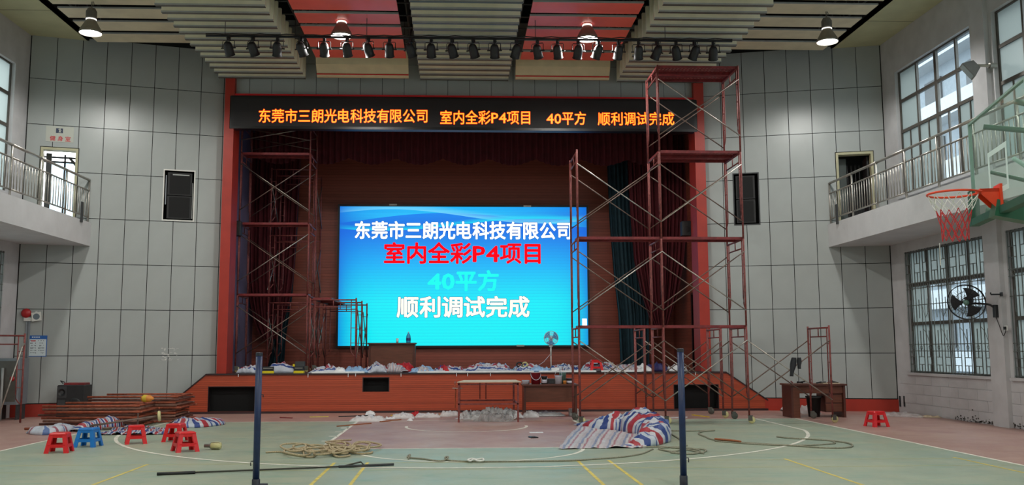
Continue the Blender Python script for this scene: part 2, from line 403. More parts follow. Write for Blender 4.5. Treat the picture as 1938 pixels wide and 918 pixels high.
# ================================================================== the setting
WL, WR, CORN, CEIL = -10.75, 11.1, 23.1, 9.5           # side walls, depth of the far corners, ceiling
SF, PY, STZ, BY = 23.9, 24.3, 1.0, 29.15               # stage front, proscenium wall, stage height, stage back wall
vL = Vector((4.6, 1.35, 0)).normalized(); nL = Vector((vL.y, -vL.x, 0)); oL = Vector((WL, CORN, 0)); angL = math.atan2(vL.y, vL.x)
vR = Vector((-4.5, 1.2, 0)).normalized(); nR = Vector((vR.y, -vR.x, 0))*-1; oR = Vector((WR, CORN, 0))
def fl(side, u, z, off=0.0):
    o, v, n = (oL, vL, nL) if side == 'L' else (oR, vR, nR)
    return o+v*u+n*off+Vector((0, 0, z))
def onflank(side, px, py):
    o, v, n = (oL, vL, nL) if side == 'L' else (oR, vR, nR); d = ray(px, py); t = (o-CAM).dot(n)/d.dot(n); p = CAM+d*t
    return (p-o).dot(v), p.z
# floor and its painted lines
floor = MB(); floor.box(WL-.3, WR+.3, -6.2, 24.6, -.15, 0); floor = struct(floor.build('floor', 'court_paint')); ORG['floor'] = floor.location.copy()
def line(pts, w, m, z=.0015):
    b = MB(); pts = [Vector((p[0], p[1], 0)) for p in pts]; vs = []
    for i, p in enumerate(pts):
        a = pts[max(i-1, 0)]; c = pts[min(i+1, len(pts)-1)]; d = (c-a).normalized(); n = Vector((-d.y, d.x, 0))*w/2
        vs += [p+n+Vector((0, 0, z)), p-n+Vector((0, 0, z))]
    b.add(vs, [(2*i, 2*i+1, 2*i+3, 2*i+2) for i in range(len(pts)-1)]); return b.build('court_line', m, floor)
arc = lambda cx, cy, r, a0, a1, n=64: [(cx+r*math.cos(math.radians(a0+(a1-a0)*i/n)), cy+r*math.sin(math.radians(a0+(a1-a0)*i/n))) for i in range(n+1)]
line([(HX-HALF, BASE), (HX+HALF, BASE)], .06, 'line_white')
for sx in (-1, 1):
    line([(HX+sx*HALF, BASE), (HX+sx*HALF, -5)], .06, 'line_white')
    line([(HX+sx*KEYH, BASE), (HX+sx*KEYH, FTY)], .06, 'line_white')
    for t in (19.4, 18.5, 17.6, 16.7): line([(HX+sx*KEYH, t), (HX+sx*(KEYH+.16), t)], .09 if t != 19.4 else .2, 'line_white')
line([(HX-KEYH, FTY), (HX+KEYH, FTY)], .06, 'line_white')
line(arc(HX, FTY, 1.85, 180, 360), .06, 'line_white', .0022)
line([(HX-1.25, 19.75)]+arc(HX, 19.57, 1.25, 180, 360)+[(HX+1.25, 19.75)], .06, 'line_white')
a0 = math.degrees(math.acos(6.6/6.75))
line([(HX-6.6, BASE)]+arc(HX, 19.57, 6.75, 180+a0, 360-a0, 96)+[(HX+6.6, BASE)], .065, 'line_white', .003)
for x in (-4.36, -1.74, -1.27, 1.74, 2.19, 4.77, 7.29): line([(x, 13.55), (x, 6.5)], .045, 'line_yellow', .0018)
line([(-7.3, 13.52), (7.7, 13.42)], .035, 'line_faint', .0012); line([(-7.3, 12.78), (7.7, 12.6)], .035, 'line_faint', .0012)

# ---- angled walls beside the stage, clad in grey panels
CUT = [.02, .618, 1.21, 1.79, 2.38, 2.96, 3.54, 4.12, 4.70, 4.9]
ROW = [.32, 1.465, 2.61, 3.755, 4.9, 6.06, 7.23, 8.4, 9.56]
HOLE = {'L': [(.36, 1.22, 4.3, 6.66), (3.29, 4.02, 4.95, 6.24)], 'R': [(.31, 1.23, 4.3, 6.68), (3.22, 3.84, 4.87, 6.22)]}
WALLS = {}
PAN = {}
for sd in 'LR':
    ul = 4.86 if sd == 'L' else 4.72; v, n, o = (vL, nL, oL) if sd == 'L' else (vR, nR, oR)
    b = MB()
    for (a, c, z0, z1) in minus(-.2, ul, 0, 11, HOLE[sd]): b.box(a, c, -.22, 0, z0, z1, o, v, n)
    w = struct(b.build('wall_stage_left' if sd == 'L' else 'wall_stage_right', 'gap')); WALLS[sd] = w
    for i in range(len(CUT)-1):
        for j in range(len(ROW)-1):
            a, c, z0, z1 = CUT[i]+.008, min(CUT[i+1], ul)-.008, ROW[j]+.008, ROW[j+1]-.008
            if c-a < .03: continue
            for (p, q, r, s) in minus(a, c, z0, z1, [(h[0]-.02, h[1]+.02, h[2]-.02, h[3]+.02) for h in HOLE[sd]]):
                k = (round(q-p, 3), round(s-r, 3), sd)
                if k not in PAN: PAN[k] = MB().box(0, q-p, 0, .022, 0, s-r, (0, 0, 0), v, n).mesh('panel', m='panel')
                inst('panel', PAN[k], w, fl(sd, p, r))
    b = MB(); b.box(0, ul, 0, .035, 0, .305, o, v, n); struct(b.build('baseboard_left' if sd == 'L' else 'baseboard_right', 'orange_paint'))
# ---- wall over the proscenium
b = MB(); b.box(-6.13, 6.76, PY, PY+.3, 8.26, 11); wp = struct(b.build('wall_stage', 'gap'))
xs = [-6.12+.586*i for i in range(23)]
pm = MB().box(0, .574, -.022, 0, 0, .86).mesh('panel', m='panel'); pm2 = MB().box(0, .574, -.022, 0, 0, 1.2).mesh('panel', m='panel')
for x in xs[:-1]:
    inst('panel', pm, wp, (x+.006, PY, 8.34)); inst('panel', pm2, wp, (x+.006, PY, 9.212))
# ---- proscenium columns and header edge
for x0, x1, nm in ((-6.13, -5.88, 'trim_1'), (6.37, 6.64, 'trim_2')):
    b = MB(); b.box(x0, x1, PY-.2, PY+.45, STZ, 8.95); struct(b.build(nm, 'orange_paint'))
b = MB(); b.box(-5.9, 6.4, PY-.16, PY+.1, 8.285, 8.335); struct(b.build('trim_3', 'red_line'))

# ---- stage: clad front with openings, sloped cheeks, dark edge, skirting, floor
b = MB(); b.box(-6.32, 6.94, SF+.12, BY+.3, STZ-.06, STZ-.005); stage = struct(b.build('stage', 'stage_boards'))
sh = [(-6.25, -5.11, .05, .665), (-2.38, -1.74, .53, .875), (5.6, 6.74, .05, .655)]
for k, (a, c, z0, z1) in enumerate(minus(-6.31, 6.95, .0, STZ-.03, sh)):
    b = MB(); b.box(a, c, SF, SF+.06, z0, z1); b.build('fascia', 'stage_cladding', stage)
for pts in ([(-7.48, 0), (-6.31, 0), (-6.31, STZ-.03), (-6.36, STZ-.03)], [(6.95, 0), (8.4, 0), (6.99, STZ-.03), (6.95, STZ-.03)]):
    b = MB(); b.prism(pts, (0, SF, 0), (1, 0, 0), (0, 0, 1), (0, .06, 0)); b.build('cheek_panel', 'stage_cladding', stage)
for p, q in (((-7.5, 0), (-6.33, STZ-.02)), ((8.42, 0), (6.96, STZ-.02))):
    d = Vector((q[0]-p[0], 0, q[1]-p[1])); L_ = d.length; d.normalize(); b = MB(); b.box(0, L_, -.02, .3, -.012, .018, (p[0], SF, p[1]), d, (0, 1, 0), Vector((-d.z, 0, d.x)) if d.x > 0 else Vector((d.z, 0, -d.x))); b.build('slope_trim', 'dark_trim', stage)
b = MB(); b.box(-6.34, 6.97, SF-.03, SF+.3, STZ-.035, STZ); b.build('edge_trim', 'dark_trim', stage)
b = MB()
for a, c in ((-7.5, 8.42),): b.box(a, c, SF-.02, SF, 0, .05)
b.build('skirting', 'dark_trim', stage)
for a, c, z0, z1 in sh:
    b = MB(); b.box(a-.02, c+.02, SF+.28, SF+.3, z0-.02, z1+.02); b.box(a-.02, a-.01, SF+.06, SF+.28, z0, z1); b.box(c+.01, c+.02, SF+.06, SF+.28, z0, z1); b.box(a, c, SF+.06, SF+.28, z1, z1+.02); b.box(a, c, SF+.06, SF+.28, z0-.02, z0)
    b.build('recess', 'black_recess', stage)
    b = MB(); t = .02
    for r in ((a-t, a, z0, z1), (c, c+t, z0, z1), (a-t, c+t, z1, z1+t)): b.box(r[0], r[1], SF-.006, SF+.1, r[2], r[3])
    b.build('opening_frame', 'dark_trim', stage)
for px, l in ((451, .05), (583, .07), (659, .07), (673, .05), (759, .06), (864, .06), (885, .06), (928, .06), (1145, .06), (1316, .06)):
    p = atY(px, 708, SF-.032); b = MB(); b.box(p.x-.008, p.x+.008, SF-.036, SF-.03, STZ-.03-l, STZ-.01); b.build('tape_strip', 'sheet_white', stage)
# ---- stage house
b = MB(); b.box(-7.2, 7.6, BY, BY+.2, STZ-.05, 9.4); struct(b.build('wall_backdrop', 'backdrop_cladding'))
b = MB(); b.box(-6.6, -6.35, PY+.3, BY, STZ-.05, 9.4); struct(b.build('wall_wing_left', 'wing_blue_lit'))
b = MB()
for (a, c, z0, z1) in minus(PY+.3, BY, STZ-.05, 9.4, [(26.3, 26.75, STZ, 3.15)]): b.box(6.85, 7.05, a, c, z0, z1)
struct(b.build('wall_wing_right', 'backdrop_cladding'))
b = MB(); b.box(6.98, 7.03, 26.3, 26.75, STZ, 3.15); d1 = struct(b.build('door_1', 'dark_grey'))
b = MB(); b.box(6.83, 6.98, 26.24, 26.3, STZ, 3.21); b.box(6.83, 6.98, 26.75, 26.81, STZ, 3.21); b.box(6.83, 6.98, 26.3, 26.75, 3.15, 3.21); b.build('door_frame', 'dark_trim', d1)
b = MB(); b.box(-7.2, 7.6, PY+.3, BY+.2, 9.4, 9.6); struct(b.build('ceiling_stage', 'roof_dark'))

# ---- side walls with windows
SIDE = [(22.4-4.27*k-3.58, 22.4-4.27*k) for k in range(6)]
UPZ, LOZ = (5.35, 8.55), (1.0, 3.95)
winno = [0]
def window(side, y0, y1, z0, z1, upper, detail):
    """aluminium window in a side wall; detail builds each pane and the security grille"""
    X = WL-.12 if side == 'L' else WR+.12; s = -1 if side == 'R' else 1      # s points into the hall
    winno[0] += 1; t = .055; yc = [y0+(y1-y0)*i/4 for i in range(5)]
    zr = [z0, 7.0, 7.78, z1] if upper else [z0, 2.18, 3.12, z1]
    b = MB()
    for i, y in enumerate(yc): b.box(X-.03, X+.03, y-(t if i in (0, 2, 4) else t*.55), y+(t if i in (0, 2, 4) else t*.55), z0, z1)
    for z in zr: b.box(X-.032, X+.032, y0, y1, z-t*.7, z+t*.7)
    if upper:
        for i in range(4): b.box(X-.02, X+.02, (yc[i]+yc[i+1])/2-.02, (yc[i]+yc[i+1])/2+.02, z0, 7.0)
    w = struct(b.build('window_%d' % winno[0], 'window_frame'))
    for i in range(4):
        for j in range(3):
            if upper: k = 'pane_frosted' if (i == 3 or (j == 0 and i in (0, 2))) else 'pane_clear'
            else: k = 'pane_clear' if (j == 0 and i == 1) or (j == 1 and i in (0, 1, 2)) else 'pane_frosted'
            if side == 'L': k = 'pane_frosted'
            b = MB(); ya, yb, za, zb = yc[i]+t*.5, yc[i+1]-t*.5, zr[j]+t*.6, zr[j+1]-t*.6; b.add([(X, ya, za), (X, yb, za), (X, yb, zb), (X, ya, zb)], [(0, 1, 2, 3)]); b.build('pane', k, w)
    b = MB(); b.box(X-.05, X+s*.2, y0-.04, y1+.04, z0-.06, z0); b.build('window_sill', 'white_wall', w)
    if not upper and detail:
        xg = X+s*.1; r = .008; b = MB()
        ny = 26; gy = lambda i: y0+.03+(y1-y0-.06)*i/ny
        for z in (z0+.03, z0+.52, z0+.68, z0+1.62, z0+2.02, z0+2.16, z1-.03): b.box(xg-.008, xg+.008, y0, y1, z-.009, z+.009)
        for i in range(ny+1):
            y = gy(i)
            if i % 3 != 1: b.box(xg-r, xg+r, y-r, y+r, z0, z1)
            else:
                for za, zb in ((z0, z0+.2), (z0+.38, z0+.68), (z0+.68, z0+1.0), (z0+1.3, z0+1.75), (z0+2.16, z0+2.4), (z0+2.62, z1)): b.box(xg-r, xg+r, y-r, y+r, za, zb)
            if i % 3 == 1 and i < ny:
                ya, yb = gy(i-1), gy(i+1)
                for z in (z0+.2, z0+.38, z0+2.4, z0+2.62): b.box(xg-r, xg+r, ya, yb, z-r, z+r)
                b.path([(xg, y+.05*math.cos(q*PI/4), z0+.6+.05*math.sin(q*PI/4)) for q in range(8)], .007, 4, True)
                b.path([(xg, y+.05*math.cos(q*PI/4), z0+2.09+.05*math.sin(q*PI/4)) for q in range(8)], .007, 4, True)
            if i % 6 == 1 and i+3 <= ny:
                b.path([(xg, gy(i), z0+1.75), (xg, gy(i)-.02, z0+1.45), (xg, gy(i+1), z0+1.3), (xg, gy(i+2), z0+1.62), (xg, gy(i+2), z0+1.9)], .008, 4)
                b.path([(xg, gy(i), z0+.72), (xg, gy(i+1), z0+.95), (xg, gy(i+2), z0+1.05), (xg, gy(i+2), z0+1.25)], .008, 4)
        g_ = b.build('security_grille', 'grille_steel', w); g_['kind'] = 'stuff'
    return w
for side, X0, X1 in (('L', WL-.3, WL), ('R', WR, WR+.3)):
    holes = [(a, c, *UPZ) for a, c in SIDE]+[(a, c, *LOZ) for a, c in SIDE]
    b = MB()
    for (a, c, z0, z1) in minus(-6.2, CORN+.3, 0, 9.7, holes): b.box(X0, X1, a, c, z0, z1)
    w = struct(b.build('wall_left' if side == 'L' else 'wall_right', 'white_wall')); WALLS['side'+side] = w
    for k, (a, c) in enumerate(SIDE):
        window(side, a, c, *UPZ, True, k < 2); window(side, a, c, *LOZ, False, k < 2)
    # shallow pilasters between the bays
    for k in range(6):
        y1 = SIDE[k][0]; y0 = y1-.69; b = MB(); s = 1 if side == 'L' else -1; xi = WL if side == 'L' else WR
        b.box(min(xi, xi+s*.1), max(xi, xi+s*.1), y0+.12, y1-.04, 0, 9.5); b.build('pilaster', 'white_wall', w)
b = MB(); b.box(WL-.3, WR+.3, -6.4, -6.2, 0, 9.7); struct(b.build('wall_rear', 'white_wall'))
# tiled dado on the right wall: blocks picked out by their joints
w = WALLS['sideR']
bm_ = MB().box(-.012, 0, .004, .756, .004, .227).mesh('block', m='white_wall')
for j in range(4):
    for i in range(8):
        y = 17.2+.76*i-(.38 if j % 2 else 0)
        if y+.76 <= CORN-.02: inst('block', bm_, w, (WR, y, .02+.231*j))
# ---- balconies
for sd in 'LR':
    if sd == 'L': e = WL+1.6*vL.x; poly = [(WL, -6), (e, -6), (e, CORN+1.6*vL.y-.02), (WL, CORN-.02)]
    else: e = WR+1.51*vR.x; poly = [(WR, -6), (WR, CORN-.02), (e, CORN+1.51*vR.y-.02), (e, -6)]
    b = MB(); b.prism(poly, (0, 0, 4.2), (1, 0, 0), (0, 1, 0), (0, 0, .18))
    s = 1 if sd == 'L' else -1; yend = poly[2][1]
    b.box(min(e, e-s*.14), max(e, e-s*.14), -6, yend-.0, 4.38, 4.79)
    bal = struct(b.build('balcony_left' if sd == 'L' else 'balcony_right', 'balcony_paint'))
    # railing
    xr = e-s*.07; lab = 'left' if sd == 'L' else 'right'
    rail = thing('balcony_railing', 'stainless railing along the %s balcony, %s' % (lab, 'above the white ledge below the gym room sign' if sd == 'L' else 'behind the basketball hoop'), 'railing', (xr, yend, 4.79))
    RW = lambda: rail
    ys = [yend-.05-1.36*k for k in range(9)]
    for i, y in enumerate(ys):
        b = MB(); b.tube((xr, y, 4.79), (xr, y, 5.86), .026, 8); b.build('post', 'steel', rail, True)
    for z, r in ((5.87, .032), (5.6, .02), (4.93, .02)):
        for i in range(8):
            b = MB(); b.tube((xr, ys[i], z), (xr, ys[i+1], z), r, 8); b.build('rail', 'steel', rail, True)
    bars = MB().tube((0, 0, 4.93-4.79), (0, 0, 5.6-4.79), .011, 6).mesh('baluster', m='steel', smooth=True)
    for i in range(8):
        for k in range(1, 10): inst('baluster', bars, rail, (xr, ys[i]-1.36*k/10, 4.79))
    b = MB(); yb = yend-.66; xi = e+s*.012; b.box(min(xi, xi+s*.02), max(xi, xi+s*.02), yb-.06, yb+.06, 4.72, 5.22); b.build('mounting_plate', 'dark_grey', rail)
# ---- ceiling: flat edges, dark roof space with trusses, hanging bands of boards
b = MB(); b.box(WL-.3, -9.45, 11, 24.4, CEIL, CEIL+.1); b.box(9.9, WR+.3, 11, 24.4, CEIL, CEIL+.1); b.box(WL-.3, WR+.3, -6.3, 13.2, CEIL, CEIL+.1)  # wide near slab over the unseen hall, put in for its bounce light
ceil = struct(b.build('ceiling', 'ceiling_beige'))
b = MB(); b.box(WL-.3, WR+.3, 11, 29.4, 11.6, 11.7); b.box(-9.5, -9.45, 13.2, 24.4, CEIL, 11.6); b.box(9.9, 9.95, 13.2, 24.4, CEIL, 11.6); b.box(WL, WR, 24.5, 24.6, 9.5, 11.6); b.box(WL, WR, 13.1, 13.2, 9.6, 11.6)
b.build('roof_deck', 'roof_dark', ceil)
for y in (13.9, 17.6, 21.3):     # joints between the flat ceiling boards
    for x0, x1 in ((WL, -9.45), (9.9, WR)):
        b = MB(); b.box(x0, x1, y, y+.015, CEIL-.002, CEIL+.001); b.build('ceiling_joint', 'gap', ceil)
for xx in (-4.0, -3.72, -1.24, -1.08, 1.38, 1.55, 4.05, 4.22, -9.2, 9.65):
    b = MB()
    for z in (9.75, 10.4): b.tube((xx, 13.3, z), (xx, 24.2, z), .022, 6)
    for k in range(13):
        y = 13.5+.85*k; b.tube((xx, y, 9.75), (xx, y+.42, 10.4), .014, 5); b.tube((xx, y+.42, 10.4), (xx, y+.85, 9.75), .014, 5)
    b.build('truss', 'truss_grey', ceil)
for y in [14.2+.83*i for i in range(12)]:
    b = MB(); b.tube((-9.4, y, 9.62), (9.85, y, 9.62), .02, 6); b.build('purlin', 'truss_grey', ceil)
# three bands of vertical louvre boards
LZ = 8.74
for x0, x1 in ((-6.3, -4.02), (-1.0, 1.36), (4.28, 6.62)):
    lm = MB().bbox(0, x1-x0, -.045, .045, 0, .62, .012).mesh('louvre', m='louvre_cream')
    lbm = MB().box(.004, x1-x0-.004, -.044, .044, -.008, 0).mesh('louvre_shade', m='lamp_grey')  # dark strip under each board, painting in the shade of its underside
    rm_ = MB().box(.0, x1-x0, -.006, .006, 0, .03).mesh('louvre_lip', m='pale_metal')
    for k in range(23):
        y = 24.05-.43*k; lo_ = inst('louvre', lm, ceil, (x0, y, LZ)); lp = link(bpy.data.objects.new('louvre_lip', rm_), lo_); lp.location = (0, -.052, .0); lb = link(bpy.data.objects.new('louvre_shade', lbm), lo_)
    for xr in (x0+.4, x1-.4):
        b = MB(); b.box(xr-.02, xr+.02, 14.2, 24.1, LZ+.62, LZ+.66); b.build('hanger_rail', 'truss_grey', ceil)
# two bands of red boards, each with a pale front edge, and the cream board that ends them
for bi, (x0, x1) in enumerate(((-3.58, -1.3), (1.6, 3.98))):
    for k in range(11):
        y1 = 22.85-.83*k
        b = MB(); b.box(x0, x1, y1-.63, y1, 8.93, 8.972); o = b.build('red_board', 'ceiling_red', ceil)
        b = MB(); b.box(x0, x1, y1-.642, y1-.63, 8.93, 8.975); b.build('board_edge', 'pale_metal', o)
    b = MB(); z0 = 8.66
    prof = [(23.30, z0+.62), (23.42, z0+.28), (23.58, z0+.1), (23.62, z0), (23.70, z0), (23.68, z0+.14), (23.54, z0+.3), (23.40, z0+.62)]
    b.prism([(p[0], p[1]) for p in prof], (x0-.08, 0, 0), (0, 1, 0), (0, 0, 1), (x1-x0+.1, 0, 0)); o = b.build('end_board', 'board_beige', ceil)
    b = MB(); b.box(x0-.08, x1+.02, 23.575, 23.6, z0+.05, z0+.075); b.build('board_edge', 'red_line', o)
# outer bands of beige boards
for x0, x1 in ((-9.05, -6.55), (6.95, 9.5)):
    for k in range(10):
        y1 = 22.95-.86*k
        b = MB(); b.box(x0, x1, y1-.62, y1, 9.3, 9.335); o = b.build('beige_board', 'board_peach', ceil)
        b = MB(); b.box(x0, x1, y1-.63, y1-.62, 9.3, 9.338); b.build('board_edge', 'pale_metal', o)
# ---- doorways on the balconies
for sd in 'LR':
    a, c, z0, z1 = HOLE[sd][0]; v, n, o = (vL, nL, oL) if sd == 'L' else (vR, nR, oR)
    b = MB(); t = .06
    for r in ((a-.0, a+t, z0, z1), (c-t, c, z0, z1), (a+t, c-t, z1-t, z1)): b.box(r[0], r[1], -.22, .035, r[2], r[3], o, v, n)
    d = struct(b.build('door_2' if sd == 'L' else 'door_3', 'door_frame'))
    if sd == 'L':
        b = MB()
        for u in (a+.06, a+.44, c-.10): b.box(u, u+.045, -.9, -.86, z0, z1, o, v, n)
        for z in (z0+.5, z1-.22, z1-.1): b.box(a-.2, c+.2, -.9, -.86, z, z+.045, o, v, n)
        b.build('glazing_bars', 'dark_grey', d)
        for u0, u1 in ((a+.1, a+.44), (a+.485, c-.1)):
            b = MB(); b.box(u0, u1, -.885, -.875, z0+.54, z1-.22, o, v, n); b.build('pane', 'pane_clear', d)
        b = MB(); b.prism([(a+.55, z1-.12), (a+.63, z1-.12), (c, z1-.38), (c, z1-.28-.2)], o+n*-.6, v, (0, 0, 1), n*.04); b.build('closer_arm', 'dark_grey', d)
        b = MB(); b.box(a+.07, a+.2, -.5, -.45, z0, z1-.06, o, v, n); b.build('door_leaf', 'dark_grey', d)
        b = MB(); b.box(a-.3, c+.3, -1.0, -.22, z0-.1, z0, o, v, n); b.build('threshold', 'facade_grey', d)
    else:
        b = MB(); b.box(a-.25, c+.6, -1.7, -1.64, z0, z1+.4, o, v, n); b.box(a-.25, a-.2, -1.7, -.22, z0, z1+.4, o, v, n); b.box(a-.25, c+.6, -1.7, -.22, z1+.35, z1+.4, o, v, n); b.build('passage', 'dark_grey', d)
        b = MB(); b.box(a+.08, a+.12, -.9, -.25, z0, z1-.08, o, v, n); b.build('door_leaf', 'black_plastic', d)
        b = MB(); b.box(c-.3, c-.12, -.4, -.36, z0, z1-.1, o, v, n); b.build('side_pane', 'pane_frosted', d)
        for k in range(5):
            b = MB(); u = a+.25+.1*k; b.box(u, u+.02, -.6, -.57, z0, z1-.25, o, v, n); b.build('gate_bar', 'black', d)
# ---- neighbouring building seen through the right windows
b = MB(); b.box(26.2, 26.6, 8, 70, -1, 19); nb = tag(b.build('neighbour_building', 'facade_grey'), 'grey building with white balcony bands outside the right windows', 'building')
for z in (.4, 3.6, 6.9, 10.2, 13.5, 16.8):
    b = MB(); b.box(25.2, 26.2, 8, 70, z, z+.35); b.box(25.2, 25.32, 8, 70, z+.35, z+1.0); b.build('balcony_band', 'stone_white', nb)
for z in (1.6, 4.9, 8.2, 11.5, 14.8):
    for k in range(9):
        b = MB(); y = 14+4.2*k; b.box(26.1, 26.2, y, y+1.7, z, z+1.4); b.build('window', 'dark_grey', nb)
for k, y in enumerate((36, 38, 40)):
    b = MB(); r = random.Random(k)
    for i in range(60):
        p = Vector((25.2+r.uniform(-.1, .3), y+r.gauss(0, .5), 8.0+r.uniform(0, 1.1))); q = Vector((r.gauss(0, 1), r.gauss(0, 1), r.gauss(0, 1))).normalized()*.22; e2 = q.orthogonal().normalized()*.04
        b.add([p-e2, p+e2, p+q+e2, p+q-e2], [(0, 1, 2, 3)])
    o = b.build('foliage', 'leaf', nb); o['kind'] = 'stuff'
b = MB(); b.box(WL-40, WR+40, -10, 60, -1.1, -1.0); tag(b.build('yard', 'facade_grey'), kind='structure')
# ================================================================== lamps
def high_bay(p, label, visible=True):
    t = thing('high_bay_lamp', label, 'lamp', (p[0], p[1], p[2]), 0, 'high bay lamps under the ceiling'); x, y, z = p
    b = MB(); b.lathe([(.235, 0), (.245, .02), (.225, .08), (.16, .2), (.105, .3), (.1, .31)], (x, y, z), n=28); b.build('reflector', 'lamp_alu', t, True)
    b = MB(); b.lathe([(0, .015), (.2, .015), (.228, .02), (.2, .0), (0, -.025)], (x, y, z), n=28); b.build('diffuser', 'lamp_glow', t, True)
    b = MB(); b.lathe([(.1, .31), (.112, .313), (.112, .328), (.1, .331)], (x, y, z), n=20); b.build('vent_ring', 'lamp_ring', t, True)
    b = MB(); b.lathe([(.11, .345), (.118, .36), (.118, .5), (.1, .53), (.08, .57), (0, .57)], (x, y, z), n=14); b.build('gear_box', 'lamp_grey', t)
    b = MB(); b.tube((x, y, z+.57), (x, y, CEIL+.05), .012, 6); b.path([(x, y, z+.6), (x+.05, y, z+.66), (x+.03, y, z+.74), (x, y, z+.8)], .008, 5); b.build('hanger', 'lamp_grey', t)
    l = bpy.data.lights.new('lamp_light', 'SPOT'); l.energy = LAMP_W; l.color = (1, .985, .94); l.spot_size = math.radians(170); l.spot_blend = .3; l.shadow_soft_size = .2
    lo = bpy.data.objects.new('lamp_light', l); link(lo, t); lo.location = (0, 0, -.06)
    return t
LX = [-8.12, -2.6, 2.94, 8.48]
nm = ['bright bell-shaped high bay lamp over the left balcony', 'bright bell-shaped high bay lamp under the left red ceiling boards', 'bright bell-shaped high bay lamp under the right red ceiling boards', 'bright bell-shaped high bay lamp over the right balcony']
for k, x in enumerate(LX):
    high_bay((x, 20.2, 8.57), nm[k])
for j, y in enumerate((13.4, 6.6, -.2)):
    for k, x in enumerate(LX): high_bay((x, y, 8.57), 'high bay lamp of the %s row behind the far row, %s' % (ORD[j], ('over the left balcony', 'left of the middle', 'right of the middle', 'over the right balcony')[k]))

# ---- lighting bar with par cans
BYY, BZ = 20.0, 8.49
bar = thing('lighting_bar', 'long black pipe hung under the ceiling carrying the stage lights', 'lighting bar', (.3, BYY, BZ))
p0, p1 = Vector((-5.54, BYY, 8.478)), Vector((6.2, BYY, 8.50))
b = MB(); b.tube(p0, p1, .028, 8); b.build('pipe', 'black', bar, True)
b = MB(); b.path([p0.lerp(p1, i/60)+Vector((0, -.03+.012*math.sin(i*1.7), .035+.012*math.sin(i*2.3))) for i in range(61)], .014, 5); b.build('cable', 'black', bar)
for q in (.035, .3, .62, .87):
    p = p0.lerp(p1, q); b = MB(); b.tube(p, (p.x, p.y, 9.6), .008, 5); b.build('hanging_wire', 'dark_grey', bar)
pc = bpy.data.objects.new('par_can', None); link(pc); ORG[pc.name] = Vector((0, 0, 0))
b = MB(); ax = Vector((0, .62, -.78)).normalized(); c0 = Vector((0, 0, -.24))
b.lathe([(.0, -.15), (.05, -.145), (.085, -.1), (.098, -.03), (.1, .02), (.1, .15), (.112, .155), (.112, .165), (.098, .165), (.09, .1), (0, .1)], c0, ax, 16); b.build('housing', 'black_plastic', pc, True)
b = MB(); b.path([(-.135, 0, -.25), (-.135, 0, -.09), (-.12, 0, -.07), (.12, 0, -.07), (.135, 0, -.09), (.135, 0, -.25)], .009, 5); b.build('yoke', 'black', pc)
b = MB(); b.box(-.03, .03, -.035, .035, -.075, .02); b.tube((0, 0, -.1), (0, 0, -.06), .016, 6); b.build('clamp', 'black', pc)
for sx in (-1, 1):
    b = MB(); b.tube((sx*.1, 0, -.24), (sx*.165, 0, -.24), .016, 8); b.build('knob', 'black', pc)
b = MB(); b.lathe([(.0, 0), (.06, 0), (.085, -.004)], c0+ax*.15, ax, 16); b.build('lens', 'black_gloss', pc)
b = MB(); b.path([c0-ax*.13, c0-ax*.2+Vector((0, 0, .05)), (.04, -.05, -.06), (.05, -.03, .03)], .008, 5); b.build('lead', 'black', pc)
b = MB(); b.lathe([(0, .01), (.02, .006), (.024, 0)], c0-ax*.13+Vector((.03, 0, .02)), -ax, 8); b.build('screw_cap', 'steel', pc, True)
pxs = [433, 479, 525, 571, 614, 657, 697, 737, 777, 816, 856, 896, 936, 977, 1017, 1055, 1094, 1131, 1170, 1208, 1243, 1279, 1314, 1349]
for i, px in enumerate(pxs):
    o = pc if i == 0 else copy_tree(pc)
    p = atY(px, 72, BYY); q = (p.x-p0.x)/(p1.x-p0.x)
    o.location = (p.x, BYY, p0.z+(p1.z-p0.z)*q-.03); o.rotation_euler = (0, 0, rnd.uniform(-.5, .5))
    tag(o, 'black par can stage light, %s from the left end of the lighting bar' % ORD[i], 'stage light', 'par cans on the lighting bar')

# ================================================================== LED sign and screen
LY = 24.08
led = thing('led_sign', 'black scrolling LED sign with orange Chinese lettering across the stage header', 'sign', (.2, LY+.1, 7.38))
b = MB(); b.bbox(-5.99, 6.45, LY, LY+.24, 7.38, 8.27, .015); b.build('housing', 'led_bezel', led)
b = MB(); b.box(-5.9, 6.36, LY-.004, LY, 7.45, 8.2); b.build('display_face', 'led_panel_off', led)
for tx, xa, xb, ya, yb in (('东莞市三朗光电科技有限公司', 488, 811, 206, 233), ('室内全彩P4项目', 832, 1007, 209, 236), ('40平方', 1034, 1110, 211, 237), ('顺利调试完成', 1131, 1277, 212, 238)):
    p = atY(xa, yb, LY-.01); q = atY(xb, yb, LY-.01); h = (atY(xa, ya, LY-.01)-p).length
    write(tx, p, (q-p).normalized(), (0, 0, 1), h*1.02, (q-p).length, 'led_orange', led, .006, .62, under=('led_halo', .028))
SY = BY-.16
scr = thing('led_screen', 'large lit LED screen with white and red Chinese lettering on blue at the stage back', 'screen', (.2, SY+.05, 1.7))
A, B_, C_, D_ = atY(642, 390, SY), atY(1111, 393, SY), atY(641, 653, SY), atY(1112, 655, SY)
x0, x1, z0, z1 = (A.x+C_.x)/2, (B_.x+D_.x)/2, (C_.z+D_.z)/2, (A.z+B_.z)/2
b = MB()
for r in ((x0-.06, x0, z0-.06, z1+.06), (x1, x1+.06, z0-.06, z1+.06), (x0, x1, z0-.06, z0), (x0, x1, z1, z1+.06)): b.box(r[0], r[1], SY-.04, SY+.15, r[2], r[3])
b.build('bezel', 'led_bezel', scr)
